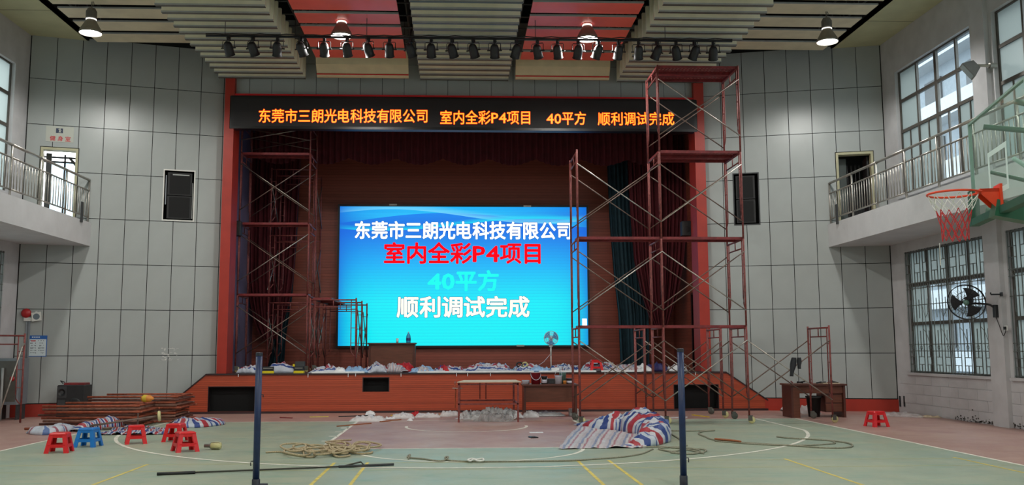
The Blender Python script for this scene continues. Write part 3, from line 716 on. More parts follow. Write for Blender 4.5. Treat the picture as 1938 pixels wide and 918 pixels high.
# screen picture: blue fading to cyan, pale swooping bands along the top
m = bpy.data.materials.new('screen_picture'); m.use_nodes = True; M['screen_picture'] = m; N, L = m.node_tree.nodes, m.node_tree.links; bs = N['Principled BSDF']
g = N.new('ShaderNodeNewGeometry'); s = N.new('ShaderNodeSeparateXYZ'); L.new(g.outputs['Position'], s.inputs[0])
U = mth('DIVIDE', mth('SUBTRACT', s.outputs[0], x0), x1-x0); V = mth('DIVIDE', mth('SUBTRACT', s.outputs[2], z0), z1-z0)
cr = N.new('ShaderNodeValToRGB'); L.new(V, cr.inputs[0]); el = cr.color_ramp.elements
for i in range(3): el.new(.5)
for e, (p, c) in zip(el, ((0, (0, 240, 246)), (.3, (0, 238, 250)), (.58, (0, 180, 248)), (.82, (0, 112, 232)), (1, (0, 140, 242)))): e.position = p; e.color = srgb(*c)
def band(f0, amp, ph, fr, wid, colr, prev, k):
    w_ = mth('SINE', mth('ADD', mth('MULTIPLY', U, fr), ph)); cen = mth('ADD', mth('MULTIPLY', w_, amp), f0)
    d = mth('SUBTRACT', V, cen); up = mth('GREATER_THAN', d, 0.0); fall = mth('SUBTRACT', 1.0, mth('DIVIDE', d, wid)); fall = mth('MULTIPLY', mth('MAXIMUM', fall, 0.0), mth('MULTIPLY', up, k))
    return mixc(fall, prev, srgb(*colr))
c = band(.90, .055, -.4, 4.6, .16, (30, 196, 252), cr.outputs[0], .9)
c = band(.885, .06, 3.5, 3.4, .10, (0, 112, 226), c, .8)
c = band(.93, .05, .5, 5.2, .05, (120, 222, 255), c, .8)
c = band(.87, .045, 3.9, 4.9, .035, (0, 226, 250), c, .9)
# darker edges low in the corners, scan lines of the tiled display
ed = mth('MULTIPLY', mth('POWER', mth('MULTIPLY', mth('ABSOLUTE', mth('SUBTRACT', U, .5)), 2.0), 9.0), .75)
c = mixc(ed, c, srgb(0, 96, 214))
ln = mth('MULTIPLY', mth('LESS_THAN', mth('FRACT', mth('MULTIPLY', V, 46.0)), .22), .16)
c = mixc(ln, c, srgb(0, 120, 210))
L.new(c, bs.inputs['Emission Color']); bs.inputs['Emission Strength'].default_value = 1.0*EM; bs.inputs['Base Color'].default_value = (.01, .01, .01, 1); bs.inputs['Roughness'].default_value = .5
b = MB(); b.box(x0, x1, SY, SY+.14, z0, z1); b.build('display', 'screen_picture', scr)
for tx, xa, xb, ya, yb, mm, bo in (('东莞市三朗光电科技有限公司', 670, 1084, 418, 453, 'led_white', .026), ('室内全彩P4项目', 725, 1029, 458, 500, 'led_red', .026), ('40平方', 809, 945, 511, 552, 'led_cyan', .022), ('顺利调试完成', 750, 1003, 560, 602, 'led_cream', .026)):
    p = atY(xa, yb, SY-.004); q = atY(xb, yb, SY-.004); h = (atY(xa, ya, SY-.004)-p).length
    write(tx, p, Vector((1, 0, 0)), (0, 0, 1), h, q.x-p.x, mm, scr, bo, .62, under=None if mm == 'led_red' else ('led_outline_cyan' if mm == 'led_cyan' else 'led_outline', .02))
p, q = atY(1102, 618, SY-.005), atY(1110.5, 603, SY-.005)
b = MB(); b.bbox(p.x, q.x, SY-.012, SY-.003, p.z, q.z, .003); b.build('lit_blank_tile', 'led_white', scr)
for px, py in ((744, 387), (998, 390), (985, 654)):
    p = atY(px, py, SY-.045); b = MB(); b.box(p.x-.12, p.x+.12, SY-.06, SY-.04, p.z-.03, p.z+.02); b.build('bracket', 'steel', scr)

# ================================================================== stage curtains
def curtain(name, label, m, Y, rows, folds, amp, n=150, nv=26):
    """rows: (z, left x, right x) from top to bottom"""
    def f(u, v):
        t = v*(len(rows)-1); i = min(int(t), len(rows)-2); k = t-i
        z = rows[i][0]*(1-k)+rows[i+1][0]*k; a = rows[i][1]*(1-k)+rows[i+1][1]*k; c = rows[i][2]*(1-k)+rows[i+1][2]*k
        w = math.sin(u*folds*2*PI+.6*math.sin(u*9)+.3*v)
        return Vector((a+(c-a)*u+.02*math.sin(u*40+v*3), Y+amp*w*(.75+.25*math.sin(u*13)), z))
    b = MB(); b.grid(f, n, nv); o = b.build(name, m, None, True); return o
def X_(px, Y): return atY(px, 450, Y).x
Yc = 27.3
zc = lambda py, Y=Yc: atY(870, py, Y).z
o = curtain('stage_curtain', '', 'maroon_velvet', 28.4, [(zc(255, 28.4), X_(462, 28.4), X_(566, 28.4)), (zc(400, 28.4), X_(463, 28.4), X_(562, 28.4)), (zc(520, 28.4), X_(466, 28.4), X_(558, 28.4)), (zc(570, 28.4), X_(474, 28.4), X_(552, 28.4)), (zc(612, 28.4), X_(486, 28.4), X_(540, 28.4)), (zc(640, 28.4), X_(500, 28.4), X_(530, 28.4))], 13, .07)
tag(o, 'gathered maroon velvet curtain behind the scaffold on the stage left', 'curtain')
o = curtain('stage_curtain', '', 'teal_velvet', 28.85, [(zc(258, 28.85), X_(535, 28.85), X_(566, 28.85)), (zc(450, 28.85), X_(536, 28.85), X_(562, 28.85)), (zc(560, 28.85), X_(534, 28.85), X_(556, 28.85)), (zc(640, 28.85), X_(522, 28.85), X_(546, 28.85)), (1.02, X_(512, 28.85), X_(544, 28.85))], 5, .06, 70)
tag(o, 'narrow dark teal curtain behind the left maroon stage curtain', 'curtain')
o = curtain('stage_curtain', '', 'teal_velvet', Yc+.5, [(zc(262, 27.8), X_(1150, 27.8), X_(1222, 27.8)), (zc(420, 27.8), X_(1153, 27.8), X_(1222, 27.8)), (zc(520, 27.8), X_(1159, 27.8), X_(1224, 27.8)), (zc(600, 27.8), X_(1167, 27.8), X_(1226, 27.8)), (1.02, X_(1170, 27.8), X_(1226, 27.8))], 9, .07, 110)
tag(o, 'dark teal curtain hanging to the stage floor right of the screen', 'curtain')
o = curtain('stage_curtain', '', 'maroon_velvet', Yc-.2, [(zc(255), X_(1186, Yc), X_(1302, Yc)), (zc(400), X_(1190, Yc), X_(1300, Yc)), (zc(500), X_(1196, Yc), X_(1290, Yc)), (zc(560), X_(1208, Yc), X_(1277, Yc)), (zc(605), X_(1224, Yc), X_(1262, Yc)), (zc(622), X_(1232, Yc), X_(1254, Yc))], 14, .08)
tag(o, 'gathered maroon velvet curtain right of the screen behind the tall scaffold', 'curtain')
def f(u, v):
    x = -5.85+12.2*u; sw = abs(math.sin(u*PI*9)); zt = 9.38; zb = 6.95+.16*(1-sw)
    return Vector((x, 26.55+.05*math.sin(u*420)+.1*v*math.sin(u*PI*9)**2, zt+(zb-zt)*v))
b = MB(); b.grid(f, 560, 8); tag(b.build('curtain_valance', 'maroon_velvet', None, True), 'dark maroon swagged valance hanging below the LED sign', 'curtain')
for side, px in (('left', 447), ('right', 1299)):      # dark loudspeakers on the wing walls
    p = atY(px, 432, 24.95)
    t = thing('wing_speaker', 'small dark loudspeaker on the %s wing wall inside the stage opening' % side, 'speaker', (p.x, 25.0, p.z-.2))
    b = MB(); b.bbox(p.x-.13, p.x+.13, 24.88, 25.14, p.z-.2, p.z+.2, .02); b.build('cabinet', 'black_plastic', t)
    b = MB(); b.lathe([(0, .0), (.06, .006), (.09, .0)], (p.x, 24.88, p.z-.04), (0, -1, 0), 16); b.build('cone', 'black', t, True)
    s = -1 if side == 'left' else 1; xw = -6.35 if side == 'left' else 6.85
    b = MB(); b.box(min(p.x+s*.12, xw), max(p.x+s*.12, xw), 24.97, 25.03, p.z-.03, p.z+.03); b.build('bracket', 'dark_grey', t)
# ================================================================== scaffolds
FH, FW = 1.93, 1.22
def frame_mesh(w=FW, h=FH):
    """ladder-type scaffold frame in its own plane: x across, z up; the two posts are separate"""
    b = MB(); i_ = .13
    b.tube((0, 0, h-.03), (w, 0, h-.03), .02, 7); b.tube((i_, 0, h-.22), (w-i_, 0, h-.22), .016, 6)
    for x in (w*.5,): b.tube((x, 0, h-.22), (x, 0, h-.03), .013, 5)
    for s in (0, 1):
        X = (lambda t: t) if s == 0 else (lambda t: w-t)
        b.path([(X(i_), 0, h-.03), (X(i_), 0, .62), (X(i_*.9), 0, .5), (X(i_*.45), 0, .42), (X(0), 0, .38)], .014, 6)
        for z in (.75, 1.15, 1.55): b.tube((X(0), 0, z), (X(i_), 0, z), .009, 5)
    return b
fr_me = frame_mesh().mesh('frame', m='scaffold_red', smooth=True)
po_me = MB().tube((0, 0, -.02), (0, 0, FH+.02), .022, 8).mesh('post', m='scaffold_red', smooth=True)
RUST = [(frame_mesh().mesh('frame', m=q, smooth=True), MB().tube((0, 0, -.02), (0, 0, FH+.02), .024, 8).mesh('post', m=q, smooth=True)) for q in ('scaffold_rust', 'scaffold_brown', 'scaffold_dull')]
frr_me = None; por_me = MB().tube((0, 0, -.02), (0, 0, FH+.02), .022, 8).mesh('post', m='scaffold_rust', smooth=True)
hf_me = frame_mesh(FW, .96).mesh('frame', m='scaffold_red', smooth=True); hp_me = MB().tube((0, 0, -.02), (0, 0, .98), .022, 8).mesh('post', m='scaffold_red', smooth=True)
def deck_mesh(l, w=.5):
    b = MB(); nx, ny = 22, 5; h = .05
    # top plate as strips around slots, side flanges, end hooks
    for j in range(ny): b.box(.02, l-.02, w*j/ny+.012, w*(j+1)/ny-.012, h-.004, h)
    for i in range(nx+1): b.box(max(.02, l*i/nx-.018), min(l-.02, l*i/nx+.018), .002, w-.002, h-.006, h-.001)
    for y in (0, w-.012): b.box(.02, l-.02, y, y+.012, -.01, h)
    for x in (.0, l-.03): b.box(x, x+.03, 0, w, -.012, h)
    return b
dk = {}
def scaffold(label, base, xs, ya, yb, levels, wheels, group=None, planks=(), braces=(), half=None, mats=('brace_grey', 'brace_bright'), rot=False, rust=False):
    """frames stand across depth (from ya to yb) at each x; levels[i] frames high at xs[i]"""
    t = thing('scaffold_tower', label, 'scaffold', (xs[0], ya, base), 0, group)
    z0 = base+(.14 if wheels else .02)
    P = lambda x, y, z: Vector((y, x, z)) if rot else Vector((x, y, z))
    def put(name, me, p, par):
        o = link(bpy.data.objects.new(name, me), par); o.location = p-(ORG[t.name] if par is t else Vector((0, 0, 0))); return o
    for i, x in enumerate(xs):
        for k in range(levels[i]):
            o = put('frame', fr_me, P(x, ya, z0+FH*k), t); o.rotation_euler = (0, 0, 0 if rot else PI/2)
            for xx in (0, FW): q = put('post', po_me, Vector((xx, 0, 0)), o)
        if half and half[i]:
            o = put('frame', hf_me, P(x, ya, z0+FH*levels[i]), t); o.rotation_euler = (0, 0, 0 if rot else PI/2)
            for xx in (0, FW): q = put('post', hp_me, Vector((xx, 0, 0)), o)
        if wheels:
            for y in (ya, ya+FW):
                p = P(x, y, base); a = rnd.uniform(-.7, .7); d = Vector((math.cos(a), math.sin(a), 0))
                b = MB(); b.lathe([(.02, -.022), (.07, -.022), (.076, -.012), (.076, .012), (.07, .022), (.02, .022)], p+d*.05+Vector((0, 0, .076)), (-d.y, d.x, 0), 18); wh = b.build('caster_wheel', 'caster_cream' if y == ya else 'caster_dark', t, True)
                b = MB(); n = Vector((-d.y, d.x, 0))
                for s in (-1, 1): b.box(-.02, .07, s*.03-.003, s*.03+.003, .06, .165, p, d, n)
                b.box(-.03, .07, -.034, .034, .16, .17, p, d, n); b.tube(p+Vector((0, 0, .16)), p+Vector((0, 0, .3)), .017, 8); b.tube(p+d*.05+n*.034+Vector((0, 0, .076)), p+d*.05-n*.034+Vector((0, 0, .076)), .012, 8)
                b.build('fork', 'caster_dark', wh)
    yy = (ya, ya+FW)
    for (i, k, hh) in braces:
        for s, y in enumerate(yy):
            off = -.03 if s == 0 else .03
            for q, (za, zb) in enumerate(((.35, hh-.3), (hh-.3, .35))):
                a = P(xs[i], y+off+(.008 if q else -.008), z0+FH*k+za); c = P(xs[i+1], y+off+(.008 if q else -.008), z0+FH*k+zb)
                b = MB(); b.tube(a, c, .0135, 6); b.build('brace_bar', mats[(i+k+q+s) % 2 if s == 0 else 0], t, True)
    for (i, k, n) in planks:
        l = xs[i+1]-xs[i]; key = round(l, 3)
        if key not in dk: dk[key] = deck_mesh(l).mesh('deck', m='deck_red')
        for j in range(n):
            o = put('deck', dk[key], P(xs[i], ya+.06+(.56*j if not rot else .56*j), z0+FH*(k+1)-.02), t)
            if rot: o.rotation_euler = (0, 0, PI/2); o.location.x += .5
    return t
# the tall tower in front of the stage, right
tw = scaffold('tall dark red scaffold on casters standing in front of the stage, right of the screen', 0, [2.62, 4.45, 6.26, 8.08], 19.85, 21.07, [3, 4, 4, 1], True,
    planks=[(0, 0, 1), (1, 0, 1), (0, 1, 1), (1, 1, 1), (1, 2, 2), (1, 3, 2)], braces=[(0, 0, FH), (1, 0, FH), (2, 0, FH), (0, 1, FH), (1, 1, FH), (0, 2, FH), (1, 2, FH), (1, 3, FH)])
scaffold('low single-level scaffold on casters behind the tall one, against the stage front', 0, [4.36, 6.16], 21.45, 22.67, [1, 1], True, braces=[(0, 0, FH)])
scaffold('three-level red scaffold standing on the left of the stage', STZ, [-5.88, -4.02], 25.05, 26.27, [3, 3], True, planks=[(0, 0, 1), (0, 1, 1), (0, 2, 1)], braces=[(0, 0, FH), (0, 1, FH), (0, 2, FH), (0, 3, 1.0)], half=[1, 1], mats=('brace_grey', 'brace_bright'))
scaffold('one-level scaffold platform on the stage beside the lower left of the screen', STZ, [24.95, 26.42, 27.9], -3.92, -2.70, [1, 1, 1], False, planks=[(0, 0, 1), (1, 0, 1)], braces=[(0, 0, FH), (1, 0, FH)], rot=True)
scaffold('tall narrow scaffold frames standing behind the left stage scaffold', STZ, [26.6, 28.0], -5.36, -4.14, [3, 3], False, braces=[(0, 0, FH), (0, 1, FH), (0, 2, FH)], rot=True)
# frame leaning in the left corner
def single_frame(label, p, rz, tilt, rust=False, rx=0, group=None, var=0):
    t = thing('scaffold_section', label, 'scaffold', (0, 0, 0), 0, group); ORG[t.name] = Vector((0, 0, 0))
    a = link(bpy.data.objects.new('ladder_bars', RUST[var][0] if rust else fr_me), t)
    for xx in (0, FW):
        q = link(bpy.data.objects.new('post', RUST[var][1] if rust else po_me), t); q.location = (xx, 0, 0)
    t.location = p; t.rotation_euler = (rx, tilt, rz); return t
p = atZ(38, 801, 0)
single_frame('red scaffold frame standing by the left window, nearest the corner', (p.x, p.y, .03), math.radians(224), 0)
q = p+Vector((-.35, -.35, 0))
t = thing('brace_pole', 'thin grey scaffold brace leaning on the frame in the left corner', 'pole', (q.x, q.y, 0)); b = MB(); b.tube((q.x, q.y, .02), (p.x-.01, p.y-.04, 1.72), .014, 6); b.build('bar', 'brace_bright', t, True); b = MB(); b.tube((p.x-.03, p.y-.045, 1.68), (p.x+.02, p.y-.035, 1.76), .02, 6); b.build('end_clip', 'steel', t)
# stack of scaffold frames lying on the floor, left
pos = [(-8.55, 19.8, 8, 'front'), (-8.25, 21.12, 10, 'rear')]
for sx, sy, n, wh in pos:
    for k in range(n):
        dx, dy = rnd.uniform(-.09, .09), rnd.uniform(-.06, .06)
        t = single_frame('rusty scaffold frame lying in the %s floor stack, %s from the bottom' % (wh, ORD[k]), (sx+dx+(0 if wh == 'front' else .12), sy+dy, .03+.06*k), math.radians(rnd.uniform(-3, 3)-90+90), 0, True, var=(0, 1, 2, 0, 1, 0, 2, 0, 1, 0)[k], group='scaffold frames stacked on the floor')
        # lie flat: z of the frame points along +X, its width along +Y
        t.rotation_euler = Matrix(((0, 0, 1), (1, 0, 0), (0, 1, 0))).to_euler(); t.rotation_euler.rotate_axis('Y', 0)
        t.rotation_euler = (Matrix.Rotation(math.radians(rnd.uniform(-3, 3)), 3, 'Z') @ Matrix(((0, 0, 1), (1, 0, 0), (0, 1, 0)))).to_euler()
for k, (a, c, mm, lab) in enumerate((((300, 800), (108, 806), 'scaffold_rust', 'long rusty pipe lying against the front of the frame stack'), ((334, 796), (118, 812), 'brace_grey', 'thin grey pipe lying at the foot of the frame stack'))):
    p, q = atZ(*a, .03), atZ(*c, .03); b = MB(); b.tube((-6.5+.25*k, 19.5-.06*k, .026), (-8.75+.2*k, 19.46-.1*k, .026), .024, 8); tag(b.build('loose_pipe', mm, None, True), lab, 'pipe')
# loose brace bundle with a flange end across the stack foot
p, q = Vector((-7.6, 19.05, .06)), Vector((-6.05, 19.28, .27))
t = thing('brace_bundle', 'bundle of thin grey rods with a brassy end lying over the striped sheeting', 'rods', (-6.8, 19.15, 0))
for k in range(3):
    b = MB(); o_ = Vector((0, .03*k, .012*(k % 2))); b.tube(p+o_, q+o_, .014, 6); b.build('rod', 'brace_grey', t, True)
b = MB(); b.lathe([(.02, 0), (.1, .0), (.11, .02), (.1, .05), (.03, .05)], q+Vector((0, .03, 0)), (.9, .2, .1), 14); b.build('flange', 'caster_cream', t, True)
b = MB(); b.tube(q+Vector((-.4, .03, -.24)), q+Vector((-.4, .03, .06)), .016, 6); b.build('prop', 'brace_grey', t)

# ================================================================== net posts
for k, (px, h, lab) in enumerate(((495, 1.57, 'dark blue net post standing nearest left of the frame stack rope'), (1288, 1.6, 'dark blue net post standing in front of the tall scaffold'))):
    p = Vector((-2.25, 10.72, 0)) if k == 0 else Vector((2.585, 10.68, 0))
    t = thing('net_post', ('dark blue net post standing in front of the coiled rope, left', lab)[k], 'post', p, 0, 'badminton net posts')
    b = MB(); b.tube((p.x, p.y, .03), (p.x, p.y, h-.03), .038, 16); b.build('tube', 'post_blue', t, True)
    b = MB(); b.lathe([(.04, -.035), (.04, .0), (.03, .006), (0, .006)], (p.x, p.y, h), n=16); b.build('cap', 'post_dark', t)
    b = MB(); b.lathe([(.046, .02), (.046, .16), (.04, .165)], p, n=16); b.build('collar', 'post_dark', t, True)
    b = MB(); b.bbox(p.x-.2, p.x+.2, p.y-.14, p.y+.14, 0, .03, .02); b.build('base_plate', 'post_dark', t)
    s = -1 if k == 0 else 1
    b = MB(); b.path([(p.x+s*.038, p.y, .36), (p.x+s*.06, p.y, .36), (p.x+s*.064, p.y, .34), (p.x+s*.062, p.y, .31)], .006, 5); b.build('hook', 'black', t)
    if k == 0:
        b = MB(); b.path([(p.x+.038, p.y, 1.1), (p.x+.055, p.y, 1.1), (p.x+.058, p.y, 1.07)], .006, 5); b.build('hook', 'black', t)
        b = MB(); b.tube((p.x+.04, p.y, .09), (p.x+.13, p.y, .09), .028, 8); b.tube((p.x+.13, p.y-.02, .09), (p.x+.15, p.y-.02, .06), .014, 6); b.build('crank', 'post_dark', t)

# ================================================================== plastic stools
def stool_proto(m):
    r = bpy.data.objects.new('plastic_stool', None); link(r); ORG[r.name] = Vector((0, 0, 0))
    H, a, c = .31, .12, .178           # half widths at top and foot
    w = lambda z: a+(c-a)*(1-z/H)
    b = MB(); b.bbox(-a-.012, a+.012, -a-.012, a+.012, H-.03, H, .018); b.build('seat', m, r)
    b = MB(); b.box(-.045, .045, -.016, .016, H-.004, H+.002); b.build('hand_slot', 'black_recess' if m == 'stool_blue' else 'cloth_red', r)
    for sx in (-1, 1):
        for sy in (-1, 1):
            b = MB(); vs = []
            for z in (0, H-.03):
                o = w(z); i = o-(.068 if z == 0 else .06)
                vs += [(sx*o, sy*o, z), (sx*i, sy*o, z), (sx*i, sy*(o-.02), z), (sx*(o-.02), sy*(o-.02), z), (sx*(o-.02), sy*i, z), (sx*o, sy*i, z)]
            b.add(vs, [(i, (i+1) % 6, 6+(i+1) % 6, 6+i) for i in range(6)]+[tuple(range(6)), tuple(range(6, 12))]); b.build('leg', m, r)
    for k in range(4):
        A = Vector((math.cos(k*PI/2), math.sin(k*PI/2), 0)); B2 = Vector((-A.y, A.x, 0)); o = w(.1)
        b = MB(); b.box(-o+.03, o-.03, o-.017, o-.002, .085, .135, (0, 0, 0), B2, A, (0, 0, 1)); b.build('stretcher', m, r)
        o = w(H-.05); b = MB(); b.box(-o+.03, o-.03, o-.016, o-.002, H-.075, H-.03, (0, 0, 0), B2, A, (0, 0, 1)); b.build('apron', m, r)
    return r
sr, sb = stool_proto('stool_red'), stool_proto('stool_blue')
used = set()
for px, py, rz, m, lab, yst in ((112, 856, .12, 'r', 'red plastic stool on the court, leftmost, beside the blue one', 0), (167, 845, -.05, 'b', 'blue plastic stool on the court among the red ones', 0), (257, 839, .35, 'r', 'red plastic stool between the blue stool and the paired red stools', 0),
        (332, 835, -.1, 'r', 'red plastic stool half hidden behind the nearer red one', 0), (350, 854, .55, 'r', 'red plastic stool in front of another, left of the metal lamp head', 0), (1659, 807, .2, 'r', 'red plastic stool standing alone by the right wall', 0), (1128, 704, .0, 'r', 'red plastic stool standing on the stage among the sheeting', 1)):
    pr = sr if m == 'r' else sb; o = pr if m not in used else copy_tree(pr); used.add(m)
    o.location = atZ(px, py, 0) if not yst else atY(px, 704, 24.3); o.location.z = STZ if yst else 0
    o.rotation_euler = (0, 0, rz); tag(o, lab, 'stool', 'small plastic stools'); o.scale = (1.02, 1.02, 1.0)

# ================================================================== tables and desks
def desk(label, x0, x1, y0, y1, z, h=.76, panel=(.3, .7), drawers=False, cat='desk'):
    t = thing('office_desk', label, cat, ((x0+x1)/2, y0, z))
    b = MB(); b.bbox(x0-.03, x1+.03, y0-.03, y1+.03, z+h-.04, z+h, .006); b.build('desktop', 'desk_wood', t)
    b = MB(); b.box(x0-.031, x1+.031, y0-.034, y0-.029, z+h-.04, z+h-.002); b.build('edge_band', 'desk_edge', t)
    for a, c in ((x0, x0+.05), (x1-.05, x1)):
        b = MB(); b.box(a, c, y0+.02, y1-.02, z, z+h-.04); b.build('side_panel', 'desk_edge', t)
    b = MB(); b.box(x0+.05, x1-.05, y0+.05, y0+.07, z+h*panel[0], z+h-.04); b.build('modesty_panel', 'desk_wood', t)
    return t
p, q = atZ(990, 790, 0), atZ(1090, 789, 0)
desk('brown desk carrying paint tins in front of the stage', 1.57, 2.83, 21.95, 22.55, 0, .77, (.46, 0))
p, q = atY(697, 690, 26.2), atY(785, 690, 26.2)
desk('dark brown desk on the stage in front of the screen', p.x, q.x, 26.2, 26.8, STZ, .78, (.12, 0))
# desk at right: knee hole between pedestals, seen with clutter
x0, x1, y0, y1 = 7.72, 9.0, 21.3, 21.95
t = desk('brown desk with a knee hole by the right stage wall', x0, x1, y0, y1, 0, .77, (.72, 0))
b = MB(); b.box(x1-.45, x1-.05, y0+.1, y1-.03, .12, .73); pd = b.build('pedestal', 'desk_edge', t)
for z in (.14, .34, .54): b = MB(); b.box(x1-.44, x1-.06, y0+.085, y0+.1, z, z+.17); b.build('drawer', 'desk_wood', pd)
b = MB(); b.box(x0+.05, x0+.2, y0+.02, y0+.05, 0, .7); b.build('leg_board', 'desk_wood', t)
# board table on steel legs
x0, x1, y0, y1 = .02, 1.36, 20.65, 21.75
t = thing('board_table', 'steel-framed table with a pale plywood top in front of the stage', 'table', (.7, y0, 0))
b = MB(); b.prism([(x0-.02, y0-.05), (x1+.06, y0-.05), (x1+.02, y1+.12), (x0+.14, y1+.1)], (0, 0, .865), (1, 0, 0), (0, 1, 0), (0, 0, .018)); b.build('table_top', 'plywood', t)
for x, y in ((x0, y0), (x1-.03, y0), (x0+.02, y1), (x1-.06, y1)):
    b = MB(); b.box(x, x+.04, y, y+.04, 0, .865); b.build('leg', 'scaffold_red', t)
for z in (.81, .38):
    b = MB()
    b.box(x0, x1, y0+.005, y0+.035, z, z+.03); b.box(x0, x1, y1+.005, y1+.035, z+.02, z+.05); b.box(x0+.005, x0+.035, y0, y1, z, z+.03); b.box(x1-.03, x1, y0, y1, z, z+.03); b.build('rail', 'scaffold_red', t)
for x in (x0+.5, x0+.64):
    b = MB(); b.box(x, x+.025, y1+.0, y1+.03, .45, .82); b.build('strut', 'scaffold_red', t)
p = (x0-.1, y0+.25, .94); b = MB(); b.path([(x0-.06, y1, .84), (x0-.07, y0+.3, .84), (x0-.05, y0+.1, .7), (x0-.06, y0+.15, .3)], .018, 6); b.build('side_pipe', 'scaffold_rust', t)
b = MB(); b.tube((x0-.12, y0+.1, .74), (x0+.1, y0+.02, .74), .012, 6); b.build('cross_pin', 'steel', t)
# tins and bucket on the desk
dz = .77
def tin(px, wpx, hpx, body, lid, label, cat, handle=None, yy=22.2, taper=.0, band=None):
    p = atY(px, 727, yy); s = yy/FPX*1.02; r = wpx*s/2; h = hpx*s
    t = thing({'bucket': 'paint_bucket', 'tin': 'paint_tin', 'box': 'carton', 'jar': 'jar'}[cat], label, cat, (p.x, yy, dz))
    b = MB(); b.lathe([(0, 0), (r*(1-taper), 0), (r, h-.02), (r*1.04, h-.015), (r*1.04, h), (r*.96, h), (r*.95, h-.03)], (p.x, yy, dz), n=20); b.build('body', body, t, True)
    if lid: b = MB(); b.lathe([(0, h-.008), (r*.95, h-.008), (r*.95, h+.004), (0, h+.004)], (p.x, yy, dz), n=20); b.build('lid', lid, t)
    if band: b = MB(); b.lathe([(r*.985, h*.12), (r*1.012, h*.13), (r*1.012, h*.55), (r*.99, h*.56)], (p.x, yy, dz), n=20); b.build('label_band', band, t, True)
    if handle:
        b = MB(); zz = h*(.35 if handle == 'down' else .9); b.path([Vector((p.x+r*1.03*math.cos(a), yy-r*1.03*abs(math.sin(a))*(.95 if handle == 'down' else .2), dz+h*.9+(zz-h*.9)*math.sin(a)+(0 if handle == 'down' else .14*math.sin(a)))) for a in [PI*i/12 for i in range(13)]], .007, 5); b.build('handle', 'tin_white', t, True)
    return t
tin(995, 14, 7, 'tin_white', 'black', 'small white jar with a dark lid at the left end of the paint desk', 'jar')
tin(1014, 18, 21, 'bucket_maroon', 'sheet_white', 'maroon paint bucket with a pale handle on the desk', 'bucket', 'down', taper=.1)
tin(1030, 11, 14, 'black_plastic', 'bucket_maroon', 'dark paint tin beside the maroon bucket on the desk', 'tin', 'down', band='tin_white')
p = atY(1044, 727, 22.3); b = MB(); b.bbox(p.x-.11, p.x+.09, 22.2, 22.45, dz, dz+.12, .01); t = thing('carton', 'low black box between the tins on the paint desk', 'box', (p.x, 22.3, dz)); b.build('box_body', 'black_plastic', t); b = MB(); b.box(p.x-.06, p.x+.04, 22.195, 22.2, dz+.03, dz+.05); b.build('label_strip', 'dark_grey', t)
tin(1057, 13, 15, 'tin_white', 'tin_blue', 'white tin with a blue lid and raised handle on the desk', 'tin', 'up')
tin(1065, 13, 20, 'tin_green', 'tin_blue', 'taller grey-green tin with a dark blue rim at the back of the desk', 'tin', yy=22.38, band=None)
tin(1069, 6, 6, 'cap_orange', None, 'small orange cap standing before the green tin', 'jar', yy=22.12)
tin(1079, 14, 10, 'black_plastic', 'bucket_maroon', 'squat dark tin with a pale label at the right end of the desk', 'tin', band='tin_white')
# bottle and cup on the stage desk
p = atY(773, 644, 26.4); t = thing('water_bottle', 'clear plastic bottle with a blue label on the stage desk', 'bottle', (p.x, 26.4, STZ+.78))
b = MB(); b.lathe([(0, 0), (.06, 0), (.065, .03), (.065, .16), (.05, .22), (.02, .27), (.018, .29)], (p.x, 26.4, STZ+.78), n=16); b.build('body', 'fan_blue', t, True)
b = MB(); b.lathe([(.066, .06), (.067, .065), (.067, .13), (.066, .135)], (p.x, 26.4, STZ+.78), n=16); b.build('label_band', 'tin_blue', t, True)
b = MB(); b.lathe([(.02, .285), (.02, .31), (0, .31)], (p.x, 26.4, STZ+.78), n=12); b.build('bottle_cap', 'tin_white', t)
p = atY(752, 644, 26.4); t = thing('paper_cup', 'small pale paper cup on the stage desk', 'cup', (p.x, 26.4, STZ+.78)); b = MB(); b.lathe([(0, 0), (.03, 0), (.038, .12), (.034, .12), (.03, .02), (0, .015)], (p.x, 26.4, STZ+.78), n=14); b.build('cup_wall', 'sheet_white', t, True); b = MB(); b.lathe([(.037, .118), (.042, .122), (.037, .126)], (p.x, 26.4, STZ+.78), n=14); b.build('rim', 'sheet_white', t, True)
# pedestal fan on the stage
p = atY(1043, 700, 25.3); t = thing('pedestal_fan', 'white pedestal fan with blue blades standing on the stage', 'fan', (p.x, 25.3, STZ)); x, y = p.x, 25.3
hz = atY(1043, 640, 25.3).z
b = MB(); b.lathe([(0, 0), (.2, 0), (.2, .02), (.06, .05), (.03, .06)], (x, y, STZ), n=24); b.build('base', 'plaster_white', t, True)
b = MB(); b.tube((x, y, STZ+.05), (x, y, STZ+.42), .013, 10); b.tube((x, y, STZ+.42), (x, y, hz-.1), .022, 10); b.build('pole', 'plaster_white', t, True)
b = MB(); b.bbox(x-.045, x+.045, y-.04, y+.05, hz-.24, hz-.04, .012); b.build('control_box', 'plaster_white', t)
b = MB(); b.tube((x, y-.06, hz), (x, y+.12, hz), .05, 14, .035); b.build('motor', 'plaster_white', t, True)
for k in range(3):
    a = k*2*PI/3+.4; b = MB()
    def f(u, v, a=a): r = .04+.14*u; an = a+(v-.5)*1.5*(.5+.5*u); return Vector((x+r*math.cos(an), y-.09-.02*(v-.5), hz+r*math.sin(an)))
    b.grid(f, 6, 6); b.build('blade', 'fan_blue', t, True, .004)
